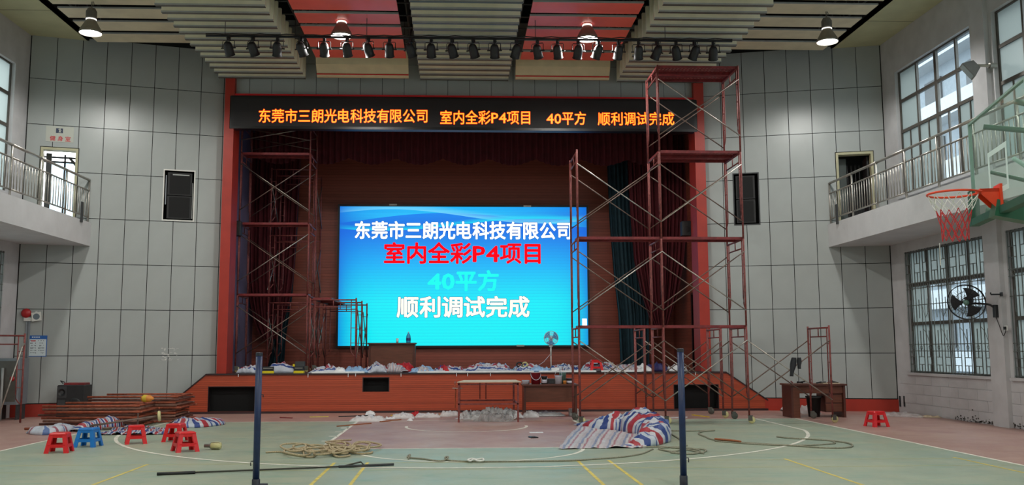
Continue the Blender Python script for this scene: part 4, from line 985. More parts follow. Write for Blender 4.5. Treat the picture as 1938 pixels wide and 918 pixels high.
for yo in (-.13, -.05):
    b = MB()
    for rr in (.07, .14, .19): b.path([(x+rr*math.cos(q), y+yo+(.02 if rr < .1 else 0), hz+rr*math.sin(q)) for q in [2*PI*i/28 for i in range(28)]], .0035 if rr < .18 else .006, 4, True)
    for i in range(24): q = 2*PI*i/24; b.tube((x+.03*math.cos(q), y+yo, hz+.03*math.sin(q)), (x+.19*math.cos(q), y+yo, hz+.19*math.sin(q)), .002, 3)
    b.build('guard', 'tin_white', t)
b = MB(); b.path([(x-.02, y, STZ+.45), (x-.2, y-.05, STZ+.25), (x-.55, y-.1, STZ+.02), (x-.9, y-.15, STZ+.01)], .006, 5); b.build('flex', 'tin_white', t)
# ================================================================== sheeting, rope, litter
from mathutils import noise as NZ
def crum(p, a, sc, seed=0.0):
    q = Vector((p[0]*sc+seed, p[1]*sc+seed*1.7, seed)); return a*(NZ.noise(q)+.55*NZ.noise(q*2.3)+.3*abs(NZ.noise(q*4.7)))
def mound(path, ws, hs, seed=0.0, amp=.06, base=0.0, nu=40, nv=16, sc=5):
    """crumpled cloth arched over a line on the floor"""
    path = [Vector((p[0], p[1], 0)) for p in path]; n = len(path)-1
    def f(u, v):
        t = u*n; i = min(int(t), n-1); k = t-i; p = path[i].lerp(path[i+1], k); d = (path[i+1]-path[i])
        if 0 < i and k < .5: d = d.normalized()*(.5+k)+(path[i]-path[i-1]).normalized()*(.5-k)
        elif i < n-1 and k >= .5: d = d.normalized()*(1.5-k)+(path[i+2]-path[i+1]).normalized()*(k-.5)
        d.normalize(); s = Vector((-d.y, d.x, 0)); w = ws[i]*(1-k)+ws[i+1]*k; h = hs[i]*(1-k)+hs[i+1]*k
        a = PI*v; q = p+s*(-math.cos(a)*w/2); env = math.sin(a)**.7; e = min(1, u*8, (1-u)*8)
        z = h*env*(.35+.65*e)+crum((q.x, q.y), amp, sc, seed)*env*e
        return Vector((q.x+crum((q.y, q.x), amp*.7, 6, seed+3)*env, q.y+crum((q.x, q.y), amp*.7, 6, seed+5)*env, base+max(z, .004)))
    b = MB(); b.grid(f, nu, nv); return b
def sheet(c, seed=0.0, amp=.04, base=0.0, nu=30, nv=30, sc=3.2, ragged=.04):
    """crumpled sheet over four ground corners (near left, near right, far right, far left)"""
    c = [Vector((p[0], p[1], 0)) for p in c]
    def f(u, v):
        p = c[0].lerp(c[1], u).lerp(c[3].lerp(c[2], u), v)
        p = p+Vector((NZ.noise(Vector((v*4, seed, 1)))*ragged*2*(1-abs(2*u-1)*0), NZ.noise(Vector((u*4, seed, 7)))*ragged*2, 0))
        return Vector((p.x, p.y, base+.006+abs(crum((p.x, p.y), amp, sc, seed))))
    b = MB(); b.grid(f, nu, nv); return b
Z = lambda px, py, z=0.0: atZ(px, py, z)
# the striped tarpaulin on the court
t = thing('tarpaulin', 'red, white and blue striped tarpaulin spread and folded over on the court', 'tarpaulin', Z(1150, 840))
b = sheet([Z(1056, 851), Z(1222, 848), Z(1240, 815), Z(1102, 800)], 2.1, .05, ragged=.05, nu=50, nv=50); b.build('spread_sheet', 'tarp_pale', t, True, .003)
b = mound([Z(1100, 804), Z(1140, 812), Z(1180, 813), Z(1214, 815), Z(1237, 824), Z(1242, 836), Z(1222, 843), Z(1184, 846)], [.35, .55, .8, .95, .65, .5, .4, .25], [.12, .2, .3, .38, .34, .28, .2, .08], 4.2, .1, nu=110, nv=34); b.build('folded_edge', 'tarp', t, True, .003)
# sheeting by the frame stack
o = mound([Z(141, 818), Z(175, 814), Z(208, 811), Z(236, 808)], [.28, .3, .3, .26], [.15, .2, .24, .22], 1.4, .04, nu=44).build('tarpaulin', 'tarp', None, True, .003); tag(o, 'rolled striped tarpaulin leaning by the foot of the frame stack', 'tarpaulin')
o = sheet([Z(180, 824), Z(320, 823), Z(328, 812), Z(236, 808)], 5.1, .09, nu=50, nv=24).build('tarpaulin', 'tarp', None, True, .003); tag(o, 'striped tarpaulin spread flat on the floor behind the red stools', 'tarpaulin')
o = mound([Z(330, 806), Z(356, 806), Z(378, 803), Z(402, 799)], [.8, 1.3, 1.2, .6], [.1, .16, .13, .06], 7.7, .06, nu=50, nv=24).build('tarpaulin', 'tarp', None, True, .003); tag(o, 'striped tarpaulin heaped at the right end of the frame stack', 'tarpaulin')
o = mound([Z(64, 819), Z(85, 822), Z(104, 819), Z(140, 812)], [.3, .5, .45, .4], [.1, .14, .16, .1], 3.3, .05, nu=40).build('tarpaulin', 'tarp_light', None, True, .003); tag(o, 'crumpled striped sheet at the far left end of the frame stack', 'tarpaulin')
p = Vector((-6.62, 20.35, .498)); t = thing('squashed_bottle', 'amber plastic jug with a pale label lying on the frame stack', 'jug', p); b = MB(); b.lathe([(0, -.12), (.06, -.115), (.075, -.04), (.075, .07), (.035, .12), (.022, .15), (0, .15)], p+Vector((0, 0, .075)), (1, -.2, 0), 14); b.build('jug_body', 'cap_orange', t, True); b = MB(); b.lathe([(.076, -.08), (.078, -.07), (.078, .0), (.076, .01)], p+Vector((0, 0, .075)), (1, -.2, 0), 14); b.build('label_band', 'tape_yellow', t, True)
# ---- clutter along the stage edge
def onst(px, Y): return (atY(px, 700, Y).x, Y)
def stage_mound(px0, px1, Y, w, h, m, label, seed, cat='tarpaulin', name='tarpaulin', amp=.1):
    n = max(2, int((px1-px0)/30)); pts = [onst(px0+(px1-px0)*i/n, Y+.06*math.sin(i*2.1+seed)) for i in range(n+1)]
    r = random.Random(int(seed*10)); hs = [1.35*h*r.uniform(.55, 1.1) for _ in pts]; hs[0] *= .5; hs[-1] *= .5
    o = mound(pts, [w*r.uniform(.8, 1.15) for _ in pts], hs, seed, amp, STZ, nu=max(40, (px1-px0)), nv=18, sc=9).build(name, m, None, True, .003); return tag(o, label, cat)
stage_mound(452, 492, 24.35, .45, .16, 'tarp_slant', 'striped sheet bunched on the stage edge beside the left column', 1.1)
stage_mound(512, 560, 24.42, .5, .32, 'tarp_slant', 'rounded striped bundle standing up on the left stage edge', 2.2, 'bundle', 'cloth_bundle', .04)
stage_mound(588, 655, 24.4, .6, .17, 'tarp_long', 'pale striped sheet on the stage edge right of the yellow tool boxes', 3.2)
stage_mound(650, 700, 24.32, .5, .13, 'sheet_blue', 'light blue plastic sheet crumpled on the stage edge', 4.1, 'plastic sheet', 'plastic_sheet')
stage_mound(692, 736, 24.34, .45, .16, 'tarp_slant', 'striped sheet bunched below the stage desk left leg', 5.3)
stage_mound(728, 768, 24.42, .4, .2, 'tarp_pale', 'pale striped heap in front of the stage desk', 6.4)
stage_mound(745, 784, 24.75, .35, .2, 'cloth_red', 'crimson cloth lying below the stage desk', 7.1, 'cloth', 'cloth')
stage_mound(780, 822, 24.45, .5, .12, 'sheet_blue', 'pale blue sheet on the stage right of the desk', 8.2, 'plastic sheet', 'plastic_sheet')
stage_mound(826, 862, 24.62, .3, .14, 'cloth_blue', 'blue cloth lying on the stage in mid sheeting', 9.3, 'cloth', 'cloth')
stage_mound(815, 885, 24.36, .5, .12, 'tarp_slant', 'striped sheet with red folds on the stage edge left of the board table', 10.2)
stage_mound(872, 975, 24.5, .6, .15, 'tarp_long', 'long blue and red striped sheet on the stage behind the board table', 11.6)
stage_mound(970, 1030, 24.55, .5, .16, 'tarp_long', 'striped sheet on the stage left of the pedestal fan', 12.6)
stage_mound(1000, 1040, 24.25, .35, .11, 'sheet_blue', 'pale blue plastic film on the stage above the maroon bucket', 13.4, 'plastic sheet', 'plastic_sheet')
stage_mound(1036, 1100, 24.6, .5, .14, 'tarp_slant', 'striped sheet lying on the stage right of the fan', 14.2)
stage_mound(1100, 1165, 24.7, .7, .22, 'tarp_long', 'bluish striped heap behind the stage stool', 15.5)
stage_mound(1150, 1212, 24.4, .6, .15, 'tarp_pale', 'pale striped sheet on the stage right of the red stool', 16.3)
stage_mound(1196, 1230, 24.35, .4, .14, 'sheet_white', 'white plastic wrap on the stage before the teal curtain', 17.2, 'plastic sheet', 'plastic_sheet')
stage_mound(1222, 1262, 24.45, .4, .2, 'cloth_navy', 'dark blue bag lying on the stage behind the tall scaffold', 18.4, 'bag', 'bag')
stage_mound(1262, 1300, 24.4, .35, .12, 'sheet_white', 'white paper sheet on the stage left of the right column', 19.1, 'paper', 'paper_sheet')
for k, (px, Y, m, lab, cat) in enumerate(((642, 24.2, 'sheet_white', 'small white scrap by the first foam strip', 'scrap'), (668, 24.55, 'tarp_slant', 'small striped twist behind the light blue sheet', 'scrap'), (716, 24.6, 'sheet_blue', 'small blue scrap below the stage desk', 'scrap'), (800, 24.25, 'tarp_pale', 'small pale striped scrap right of the stage desk', 'scrap'), (842, 24.2, 'cloth_red', 'small red fold on the stage edge in mid sheeting', 'scrap'), (912, 24.7, 'sheet_white', 'small white peak of film on the stage, left of middle', 'scrap'), (955, 24.65, 'sheet_blue', 'small blue peak of film on the stage, right of middle', 'scrap'), (1075, 24.35, 'tarp_slant', 'small striped twist above the paint desk', 'scrap'), (1178, 24.7, 'tarp_pale', 'small pale twist behind the crossed braces', 'scrap'))):
    stage_mound(px-12, px+12, Y, .22, .13, m, lab, 40+k*1.3, cat, 'scrap', .09)
for k, (a, c, lab) in enumerate(((590, 690, 'left of the stage desk'), (790, 1010, 'behind the board table'), (1020, 1128, 'above the paint desk'), (1138, 1214, 'right of the stage stool'))):
    x0, x1 = onst(a, 23.98)[0], onst(c, 23.98)[0]; b = MB(); b.bbox(x0, x1, 23.93, 24.06, STZ, STZ+.04, .008); tag(b.build('foam_strip', 'foam_white'), 'long white foam strip along the stage edge, %s' % lab, 'foam strip', 'foam strips on the stage edge')
p = onst(1051, 24.12); b = MB(); b.bbox(p[0]-.1, p[0]+.1, 24.1, 24.2, STZ, STZ+.11, .01); tag(b.build('foam_block', 'foam_white'), 'square white foam block on the stage edge above the tins', 'foam block')
p = onst(984, 24.12); t = thing('blue_carton', 'small blue and white carton on the stage edge left of the bucket', 'carton', (p[0], 24.12, STZ)); b = MB(); b.bbox(p[0]-.07, p[0]+.05, 24.09, 24.18, STZ, STZ+.07, .005); b.build('carton_body', 'cloth_blue', t); b = MB(); b.box(p[0]+.05, p[0]+.08, 24.1, 24.17, STZ, STZ+.05); b.build('flap', 'sheet_white', t)
p = onst(988, 24.5); t = thing('glove_pair', 'pair of cream work gloves with dark bands on the stage', 'gloves', (p[0], 24.5, STZ+.1))
for k, dx in enumerate((-.07, .07)):
    b = MB(); b.path([(p[0]+dx+.07*math.cos(a)*(.9 if k else 1.1), 24.42+.02*math.sin(3*a), STZ+.19+.055*math.sin(a)) for a in [PI*2*i/14 for i in range(14)]], .022, 6, True); b.build('glove', 'caster_cream' if k else 'black_plastic', t, True)
for k, (px, lab) in enumerate(((508, 'left of the striped bundle'), (566, 'right of the striped bundle'))):
    p = onst(px, 24.2); x = p[0]; t = thing('tool_case', 'black tool case with a yellow foot on the stage, %s' % lab, 'tool case', (x, 24.2, STZ), 0, 'tool cases on the stage')
    w = .15 if k == 0 else .13
    b = MB(); b.bbox(x-w, x+w, 24.13, 24.33, STZ, STZ+.06, .008); b.build('lower_tray', 'yellow_plastic', t)
    b = MB(); b.bbox(x-w+.01, x+w-.01, 24.14, 24.32, STZ+.06, STZ+.17, .008); b.build('case_body', 'black_plastic', t)
    b = MB(); b.box(x-w+.03, x+w-.03, 24.132, 24.14, STZ+.12, STZ+.135); b.build('latch_strip', 'steel', t)
    if k: b = MB(); b.bbox(x-w+.02, x+w+.01, 24.2, 24.3, STZ+.17, STZ+.3, .008); b.build('open_lid', 'dark_grey', t); b = MB(); b.box(x-w-.03, x-w+.02, 24.18, 24.28, STZ+.17, STZ+.23); b.build('corner_bumper', 'yellow_plastic', t)
# ---- litter on the floor in front of the stage
t = thing('plastic_heap', 'heap of grey and clear plastic film under the board table', 'plastic film', Z(925, 795))
b = mound([Z(872, 792), Z(905, 793), Z(935, 792), Z(965, 793), Z(982, 794)], [.5, .8, .9, .8, .4], [.06, .1, .16, .14, .12], 21.3, .17, nu=110, nv=44, sc=9); b.build('clear_film', 'bag_clear', t, True)
b = mound([Z(905, 796), Z(935, 797), Z(968, 797)], [.5, .6, .5], [.06, .1, .08], 22.9, .17, nu=80, nv=36, sc=10); b.build('grey_film', 'bag_grey', t, True)
def litter(name, label, cat, px, py, l, w, h, m, seed, ang=0.0, amp=.05):
    c = Z(px, py); d = Vector((math.cos(ang), math.sin(ang), 0)); pts = [c+d*(l*(k-1)/2) for k in range(3)]
    return tag(mound(pts, [w*.7, w, w*.7], [h*.6, h, h*.6], seed, amp, nu=34, nv=18, sc=10).build(name, m, None, True), label, cat)
litter('plastic_bag', 'crumpled clear plastic bag on the baseline left of the key line', 'plastic bag', 697, 797, .8, .5, .12, 'bag_clear', 31)
litter('plastic_bag', 'long crumpled clear plastic sheet left of the red rag', 'plastic bag', 762, 792, .55, .4, .12, 'bag_clear', 32)
litter('plastic_bag', 'crumpled clear plastic sheet right of the red rag', 'plastic bag', 810, 790, .6, .35, .1, 'bag_clear', 33)
litter('plastic_bag', 'clear plastic bag just left of the board table', 'plastic bag', 852, 788, .5, .35, .13, 'bag_clear', 34)
litter('plastic_bag', 'white plastic strip scrunched under the paint desk', 'plastic bag', 1030, 787, 1.0, .35, .1, 'sheet_white', 35)
litter('plastic_bag', 'clear plastic scrap under the left end of the paint desk', 'plastic bag', 1003, 790, .4, .35, .16, 'bag_clear', 36)
litter('rag', 'small bright red rag on the floor before the stage', 'rag', 786, 788, .25, .3, .12, 'cloth_red', 37)
litter('foam_lump', 'rounded pale foam lump by the stage skirting', 'foam', 701, 786, .25, .3, .12, 'sheet_white', 38, amp=.01)
litter('paper_scrap', 'white paper scrap in the middle of the baseline litter', 'paper', 738, 793, .22, .15, .04, 'sheet_white', 39)
litter('paper_scrap', 'small white paper scrap in front of the red rag', 'paper', 776, 797, .14, .12, .04, 'sheet_white', 40)
litter('plastic_bag', 'white plastic bag left of the knee-hole desk', 'plastic bag', 1494, 778, .4, .4, .2, 'sheet_white', 41)
litter('plastic_bag', 'white plastic bag crumpled behind the knee-hole desk', 'plastic bag', 1532, 783, .5, .4, .2, 'bag_clear', 42)
litter('rubble', 'low strip of dusty rubble along the foot of the right wall', 'rubble', 1700, 788, 1.2, .5, .08, 'bag_grey', 43, -.8)
litter('paper_scrap', 'yellowed paper strip in the rubble by the right wall', 'paper', 1760, 790, .5, .2, .03, 'plywood', 44, -.6)
p = Z(1088, 787); b = MB(); b.bbox(p.x-.12, p.x+.1, p.y+.1, p.y+.3, 0, .16, .008); tag(b.build('foam_block', 'foam_white'), 'white foam block on the floor under the paint desk', 'foam block')
for k, (a, c, w, m, lab) in enumerate((((638, 807.6), (702, 802), .04, 'timber', 'thin brown batten lying across the left key line'), ((720, 799), (758, 795), .05, 'timber', 'short brown batten lying right of the key corner'), ((641, 789), (708, 787), .06, 'cloth_dark', 'dark stick lying by the stage skirting'),
        ((586, 790), (622, 789), .02, 'line_yellow', 'yellow offcut lying below the small stage opening'), ((740, 787), (757, 789), .03, 'tape_yellow', 'small yellow strip near the red rag'), ((832, 786), (843, 786.5), .03, 'tape_yellow', 'small yellow strip by the plastic left of the table'), ((1310, 786), (1342, 790), .03, 'tape_yellow', 'yellow strip on the floor behind the right net post'), ((1262, 792), (1300, 790), .04, 'sheet_white', 'white strip lying behind the right net post'), ((530, 791), (553, 792), .03, 'deck_red', 'short dark red offcut on the baseline, left'), ((1638, 777), (1690, 779), .03, 'sheet_white', 'white strip at the foot of the right stage wall'))):
    p, q = Z(*a), Z(*c); d = (q-p); L_ = d.length; d.normalize(); b = MB(); b.box(0, L_, -w/2, w/2, 0, .02, p, d, Vector((-d.y, d.x, 0))); tag(b.build('batten', m), lab, 'stick')
p = Z(1009, 828.5); t = thing('mobile_phone', 'dark phone lying on the red key', 'phone', p, .25); b = MB(); b.bbox(-.07, .07, -.1, .1, 0, .02, .008); b.build('phone_body', 'phone_black', t); b = MB(); b.box(-.055, .055, -.085, .085, .02, .021); b.build('phone_screen', 'black_gloss', t)
p = Z(1015, 819); b = MB(); b.box(p.x-.13, p.x+.13, p.y-.1, p.y+.1, .001, .006); tag(b.build('paper_sheet', 'sheet_white'), 'white paper lying on the red key beyond the phone', 'paper')
# ---- metal lamp head lying on the court
p = Z(404, 851); t = thing('lamp_head', 'brassy ribbed lamp head with a chrome neck lying on the court', 'lamp head', p); o = p+Vector((0, 0, .062)); d = Vector((.99, -.1, 0))
b = MB(); b.lathe([(0, -.15), (.03, -.15), (.032, -.06), (.045, -.055), (.045, -.04)], o, d, 14); b.build('neck', 'steel', t, True)
b = MB(); b.lathe([(.03, -.045), (.058, -.03), (.062, .08), (.05, .12), (0, .125)], o, d, 16); b.build('shell', 'caster_cream', t, True)
for k in range(4): b = MB(); b.path([o+d*x+Vector((0, .063*math.cos(k*PI/2+.6), .063*math.sin(k*PI/2+.6)))*s for x, s in ((-.04, .9), (.02, 1), (.08, 1), (.11, .85))], .005, 5); b.build('rib', 'dark_grey', t)
# ---- ropes
def spl(pts, k=6):
    out = []; n = len(pts)
    for i in range(n-1):
        a, b_, c, d = pts[max(i-1, 0)], pts[i], pts[i+1], pts[min(i+2, n-1)]
        for j in range(k):
            t = j/k; out.append(.5*((2*b_)+(c-a)*t+(2*a-5*b_+4*c-d)*t*t+(3*b_-a-3*c+d)*t*t*t))
    return out+[pts[-1]]
def rope(label, pts, r, m, cat='rope', name='rope', z=0.0):
    v = spl([Z(*p)+Vector((0, 0, r+z)) for p in pts]); b = MB(); b.path(v, r, 6); return tag(b.build(name, m, None, True), label, cat)
rope('long grey rope lying across the front of the free-throw circle', [(773, 870), (776, 862), (772, 867), (800, 870), (830, 874), (843, 872), (848, 866), (842, 868), (852, 873), (890, 875), (960, 875), (1040, 874), (1085, 873), (1130, 870), (1180, 866), (1215, 860), (1236, 851)], .012, 'rope_grey')
rope('white knotted cord looped on the grey rope', [(885, 875), (893, 872.5), (902, 874), (913, 872.5), (915, 876), (905, 877), (897, 874), (890, 877), (885, 875)], .013, 'net_white', 'cord', 'cord', .02)
rope('flattened grey rope coil at the foot of the right net post', [(1215, 848), (1250, 847), (1285, 850), (1330, 852), (1333, 857), (1300, 860), (1262, 855), (1248, 850), (1290, 848), (1325, 855), (1310, 861), (1270, 858), (1300, 853), (1332, 860)], .014, 'rope_grey')
rope('grey rope trailing from the tarpaulin past the right net post', [(1252, 816), (1300, 817), (1352, 816), (1330, 818), (1322, 822), (1335, 828), (1353, 834), (1420, 840), (1500, 845), (1560, 849), (1598, 849), (1614, 845), (1600, 839), (1555, 834), (1500, 831), (1470, 828)], .014, 'rope_grey')
rope('second strand of rope curving back inside the right loop', [(1266, 820), (1290, 835), (1300, 845)], .014, 'rope_grey')
rope('short rope loop lying over the three-point line, right', [(1353, 836), (1400, 840), (1470, 844), (1530, 844), (1565, 842), (1581, 840), (1574, 836)], .012, 'rope_grey')
rope('brown stick tied into the rope beyond the right net post', [(1353, 835), (1378, 837), (1402, 840)], .018, 'timber', 'stick', 'stick', .02)
r_ = random.Random(11)
for k, (cx, cy, w, n, lab) in enumerate(((575, 857, 62, 7, 'loosely coiled beige rope in the left half of the rope pile'), (632, 860, 44, 7, 'beige rope coil in the front middle of the rope pile'), (665, 852, 62, 9, 'tightly bunched beige rope at the right of the rope pile'))):
    pts = []
    for i in range(n*6):
        a = i*2*PI/6+r_.uniform(-.3, .3); rr = r_.uniform(.45, 1)
        c = Z(cx+w*.75*math.sin(i*.19+k)*.6+w*.5*rr*math.cos(a), cy+w*.09*math.cos(i*.31)+w*.12*rr*math.sin(a)); pts.append(c+Vector((0, 0, .018+.09*(i/(n*6))*r_.uniform(.5, 1))))
    b = MB(); b.path(spl(pts, 5), .016, 6); tag(b.build('rope', 'rope_beige', None, True), lab, 'rope', 'rope pile on the court')
rope('loose end of the beige rope trailing to the left post', [(503, 858), (530, 857), (550, 862), (575, 866)], .014, 'rope_beige')
p, q = Z(300, 897, .02), Z(744, 879, .02); t = thing('long_pole', 'long thin dark pole lying across the court in front of the rope', 'pole', (p+q)/2)
b = MB(); b.tube(p, q, .012, 8); b.build('shaft', 'cable_dark', t, True); d = (q-p).normalized()
b = MB(); b.tube(p-d*.02, p+d*.45, .02, 8); b.build('grip', 'black_plastic', t, True); b = MB(); b.path([q-d*.7, q-d*.45+Vector((0, .02, .05)), q-d*.4], .012, 6); b.build('hook', 'cable_dark', t)
b = MB(); b.tube(q-d*.75, q+d*.01, .017, 8); b.build('sleeve', 'dark_grey', t, True)

# ================================================================== left corner
def fbox(sd, px0, py0, px1, py1, d0, d1):
    u0, za = onflank(sd, px0, py0); u1, zb = onflank(sd, px1, py1); o, v, n = (oL, vL, nL) if sd == 'L' else (oR, vR, nR)
    b = MB(); b.box(min(u0, u1), max(u0, u1), d0, d1, min(za, zb), max(za, zb), o, v, n); return b
def fthing(name, label, cat, sd, px, py): u, z = onflank(sd, px, py); return thing(name, label, cat, fl(sd, u, z, .03))
P0 = .022
t = fthing('safety_poster', 'white notice poster with a blue header on the left stage wall', 'poster', 'L', 70, 674)
fbox('L', 54, 635, 88, 675, P0, P0+.006).build('poster_sheet', 'poster_blue', t); fbox('L', 55.2, 642, 86.5, 673.5, P0+.006, P0+.008).build('poster_field', 'poster_white', t)
b = MB(); r_ = random.Random(3)
for j in range(6):
    for i in range(2):
        for q in range(5):
            xx = 57.5+i*15+q*2.4; yy = 644+j*4.6; h = r_.uniform(.8, 2.2)
            if r_.random() < .75: b2 = fbox('L', xx, yy, xx+r_.uniform(1, 2), yy+h, P0+.008, P0+.009); b.add(b2.v, b2.f)
o = b.build('print', 'print_grey', t); o['kind'] = 'stuff'
fbox('L', 59, 644.2, 68, 646.2, P0+.008, P0+.0095).build('print_heading', 'print_red', t)
b = MB()
for xx in (61, 65, 69, 73): b2 = fbox('L', xx, 637, xx+2.6, 639.4, P0+.006, P0+.0075); b.add(b2.v, b2.f)
o = b.build('header_lettering', 'poster_white', t); o['kind'] = 'stuff'
u, z = onflank('L', 50.5, 593); c = fl('L', u, z, P0); t = thing('alarm_bell', 'round red fire alarm bell on the left stage wall', 'alarm bell', c)
b = MB(); b.lathe([(.05, 0), (.05, .03), (.11, .035), (.115, .05), (.1, .08), (.05, .1), (0, .105)], c, nL, 22); b.build('gong', 'bell_red', t, True)
b = fbox('L', 46, 601, 61, 608, P0, P0+.05); b.build('junction_box', 'plaster_white', t)
u, z = onflank('L', 70, 599.5); c = fl('L', u, z, P0); t = thing('wall_speaker', 'small square white loudspeaker tilted beside the red alarm bell', 'speaker', c)
ca, sa = math.cos(.14), math.sin(.14); vv = vL*ca+Vector((0, 0, sa)); zz = Vector((0, 0, ca))-vL*sa
b = MB(); b.box(-.105, .105, 0, .09, -.105, .105, c, vv, nL, zz); b.build('cabinet', 'plaster_white', t)
b = MB(); b.lathe([(0, .092), (.07, .092), (.075, .09)], c, nL, 20); b.build('grille', 'print_grey', t)
b = MB(); b.box(-.02, .02, -.0, .04, .09, .13, c, vv, nL, zz); b.build('bracket', 'plaster_white', t)
for k, px in enumerate((50, 53.5)):
    b = fbox('L', px-.7, 608, px+.7, 683, P0, P0+.025); tag(b.build('conduit', 'conduit_grey'), 'grey conduit running down below the alarm bell, %s one' % ('left', 'right')[k], 'conduit', 'conduits on the left wall')
b = fbox('L', 49, 722, 72, 735.5, P0, P0+.01); tag(b.build('blank_plate', 'panel'), 'pale blank access plate low on the left wall', 'access plate')
b = MB(); r_ = random.Random(9); u0, z0 = onflank('L', 304, 682); u1, z1 = onflank('L', 336, 660)
for k in range(70):
    edge = r_.random() < .55; fu = r_.choice((0, 1)) if edge and r_.random() < .5 else r_.random(); fz = r_.choice((0, 1)) if edge else r_.random()
    u, z = u0+(u1-u0)*fu, z0+(z1-z0)*fz; b.box(u, u+r_.uniform(.01, .05), P0, P0+.0015, z, z+r_.uniform(.005, .025), oL, vL, nL)
tag(b.build('glue_residue', 'plaster_white'), 'white torn paper residue stuck on the left stage wall panels', 'paper residue', kind='stuff')
# sign over the balcony door
t = fthing('gym_room_sign', 'small sign with red Chinese characters above the left balcony door', 'sign', 'L', 112, 270)
fbox('L', 88, 238, 139, 271, P0, P0+.008).build('plate', 'sign_cream', t); fbox('L', 106.5, 243, 119.3, 253, P0+.008, P0+.01).build('emblem', 'sign_navy', t)
u, z = onflank('L', 112.8, 252); c = fl('L', u, z, P0+.0105); b = MB()
b.prism([(-.02, 0), (-.005, 0), (.01, .03), (.03, .0), (.045, .0), (.02, .05), (.02, .075), (.035, .06), (.03, .045), (.04, .045), (.045, .065), (.015, .095), (-.03, .09), (-.03, .08), (-.005, .08), (-.005, .05)], c, vL, (0, 0, 1), nL*.001); b.lathe([(0, 0), (.012, 0), (.012, .001), (0, .001)], c+vL*.01+Vector((0, 0, .105)), nL, 10); b.build('emblem_figure', 'sign_cream', t)
u0, z0 = onflank('L', 93, 265.5); u1, _ = onflank('L', 133, 268.5)
for k, ch in enumerate('健身室'): write(ch, fl('L', u0+(u1-u0)*(.03+.36*k), z0-.015, P0+.01), vL, (0, 0, 1), .135, (u1-u0)*.28, 'sign_red', t, .018)
# line array columns in the wall niches
for sd in 'LR':
    a, c, z0, z1 = HOLE[sd][1]; o, v, n = (oL, vL, nL) if sd == 'L' else (oR, vR, nR)
    cc = fl(sd, (a+c)/2, z0, -.1); t = thing('niche_speaker', 'black column loudspeaker set in the %s wall niche' % ('left' if sd == 'L' else 'right'), 'speaker', cc, 0)
    b = MB(); b.box(a-.03, c+.03, -.34, -.3, z0-.03, z1+.03, o, v, n)
    for r in ((a-.03, a, z0, z1), (c, c+.03, z0, z1), (a, c, z0-.03, z0), (a, c, z1, z1+.03)): b.box(r[0], r[1], -.3, -.0, r[2], r[3], o, v, n)
    b.build('niche_lining', 'black_recess', t)
    b = MB(); f_ = .03
    for r in ((a-f_, a, z0-f_, z1+f_), (c, c+f_, z0-f_, z1+f_), (a, c, z0-f_, z0), (a, c, z1, z1+f_)): b.box(r[0], r[1], .0, .03, r[2], r[3], o, v, n)
    b.build('niche_frame', 'plaster_white' if sd == 'L' else 'dark_grey', t)
    for k in range(2):
        za = z0+.04+(z1-z0-.06)*k/2; zb = z0+.02+(z1-z0-.06)*(k+1)/2; b = MB(); b.box(a+.08, c-.05, -.28, -.03, za, zb, o, v, n); bx = b.build('cabinet', 'black', t)
        for q in (.25, .75):
            b = MB(); pt = fl(sd, a+.15, za+(zb-za)*q, -.03); b.lathe([(0, .006), (.014, .004), (.016, 0)], pt, n, 10); b.build('bolt', 'conduit_grey', bx)
        b = MB(); b.box(a+.13, c-.09, -.03, -.024, za+.03, zb-.03, o, v, n); b.build('speaker_cloth', 'black_recess', bx)
    if sd == 'L':
        b = MB(); b.box(a+.2, c-.12, -.03, -.02, z1-.11, z1-.085, o, v, n); b.build('handle', 'pale_metal', t)
        b = MB(); b.box(a+.03, a+.055, -.03, -.02, z0+.4, z1-.12, o, v, n); b.build('rigging_bar', 'conduit_grey', t)
        b = MB(); b.box(c-.035, c-.02, -.03, -.02, z0+.05, z1-.3, o, v, n); b.build('rigging_bar', 'pale_metal', t)
# hydrant cabinet in the corner
p = Vector((-10.42, 22.2, 0)); t = thing('hydrant_cabinet', 'grey steel hydrant cabinet standing in the left corner', 'cabinet', p)
b = MB(); b.bbox(-10.72, -10.2, 22.25, 22.75, .35, 1.42, .012); b.build('cabinet_body', 'conduit_grey', t)
b = MB(); b.box(-10.66, -10.26, 22.235, 22.25, .42, 1.36); d = b.build('door', 'lamp_grey', t); b = MB(); b.lathe([(0, .03), (.05, .02), (.06, 0)], (-10.34, 22.235, .95), (0, -1, 0), 14); b.build('red_dial', 'bell_red', d, True)
b = MB(); b.box(-10.7, -10.66, 22.3, 22.7, 0, .35); b.build('leg', 'dark_grey', t); b = MB(); b.box(-10.26, -10.22, 22.3, 22.7, 0, .35); b.build('leg', 'dark_grey', t)
b = MB(); b.tube((-10.55, 22.2, 0), (-10.55, 22.2, 1.2), .03, 8); b.build('pipe', 'pale_metal', t, True)
# loudspeaker cabinet on the floor
p = Z(131, 791); x0, x1 = Z(106, 791).x, Z(156, 791).x; y = p.y; zt = atY(131, 729, y).z
t = thing('floor_loudspeaker', 'large black loudspeaker cabinet on the floor by the left wall', 'speaker', (p.x, y, 0))
b = MB(); b.bbox(x0, x1, y, y+.5, 0, zt, .015); b.build('cabinet', 'black_plastic', t)
b = MB(); b.box(x0+.02, x0+.23, y-.004, y, zt-.3, zt-.03); b.build('horn_plate', 'dark_grey', t); b = MB(); b.lathe([(.03, -.0), (.08, .02), (.085, .022)], (x0+.12, y-.0, zt-.17), (0, -1, 0), 14); b.build('horn', 'black', t, True)
b = MB(); b.lathe([(0, .005), (.1, .01), (.16, .006), (.17, .0)], (x0+.42, y, .3), (0, -1, 0), 20); b.build('woofer', 'black', t, True); b = MB(); b.box(x0+.03, x0+.2, y-.004, y, .2, .42); b.build('port_plate', 'dark_grey', t)
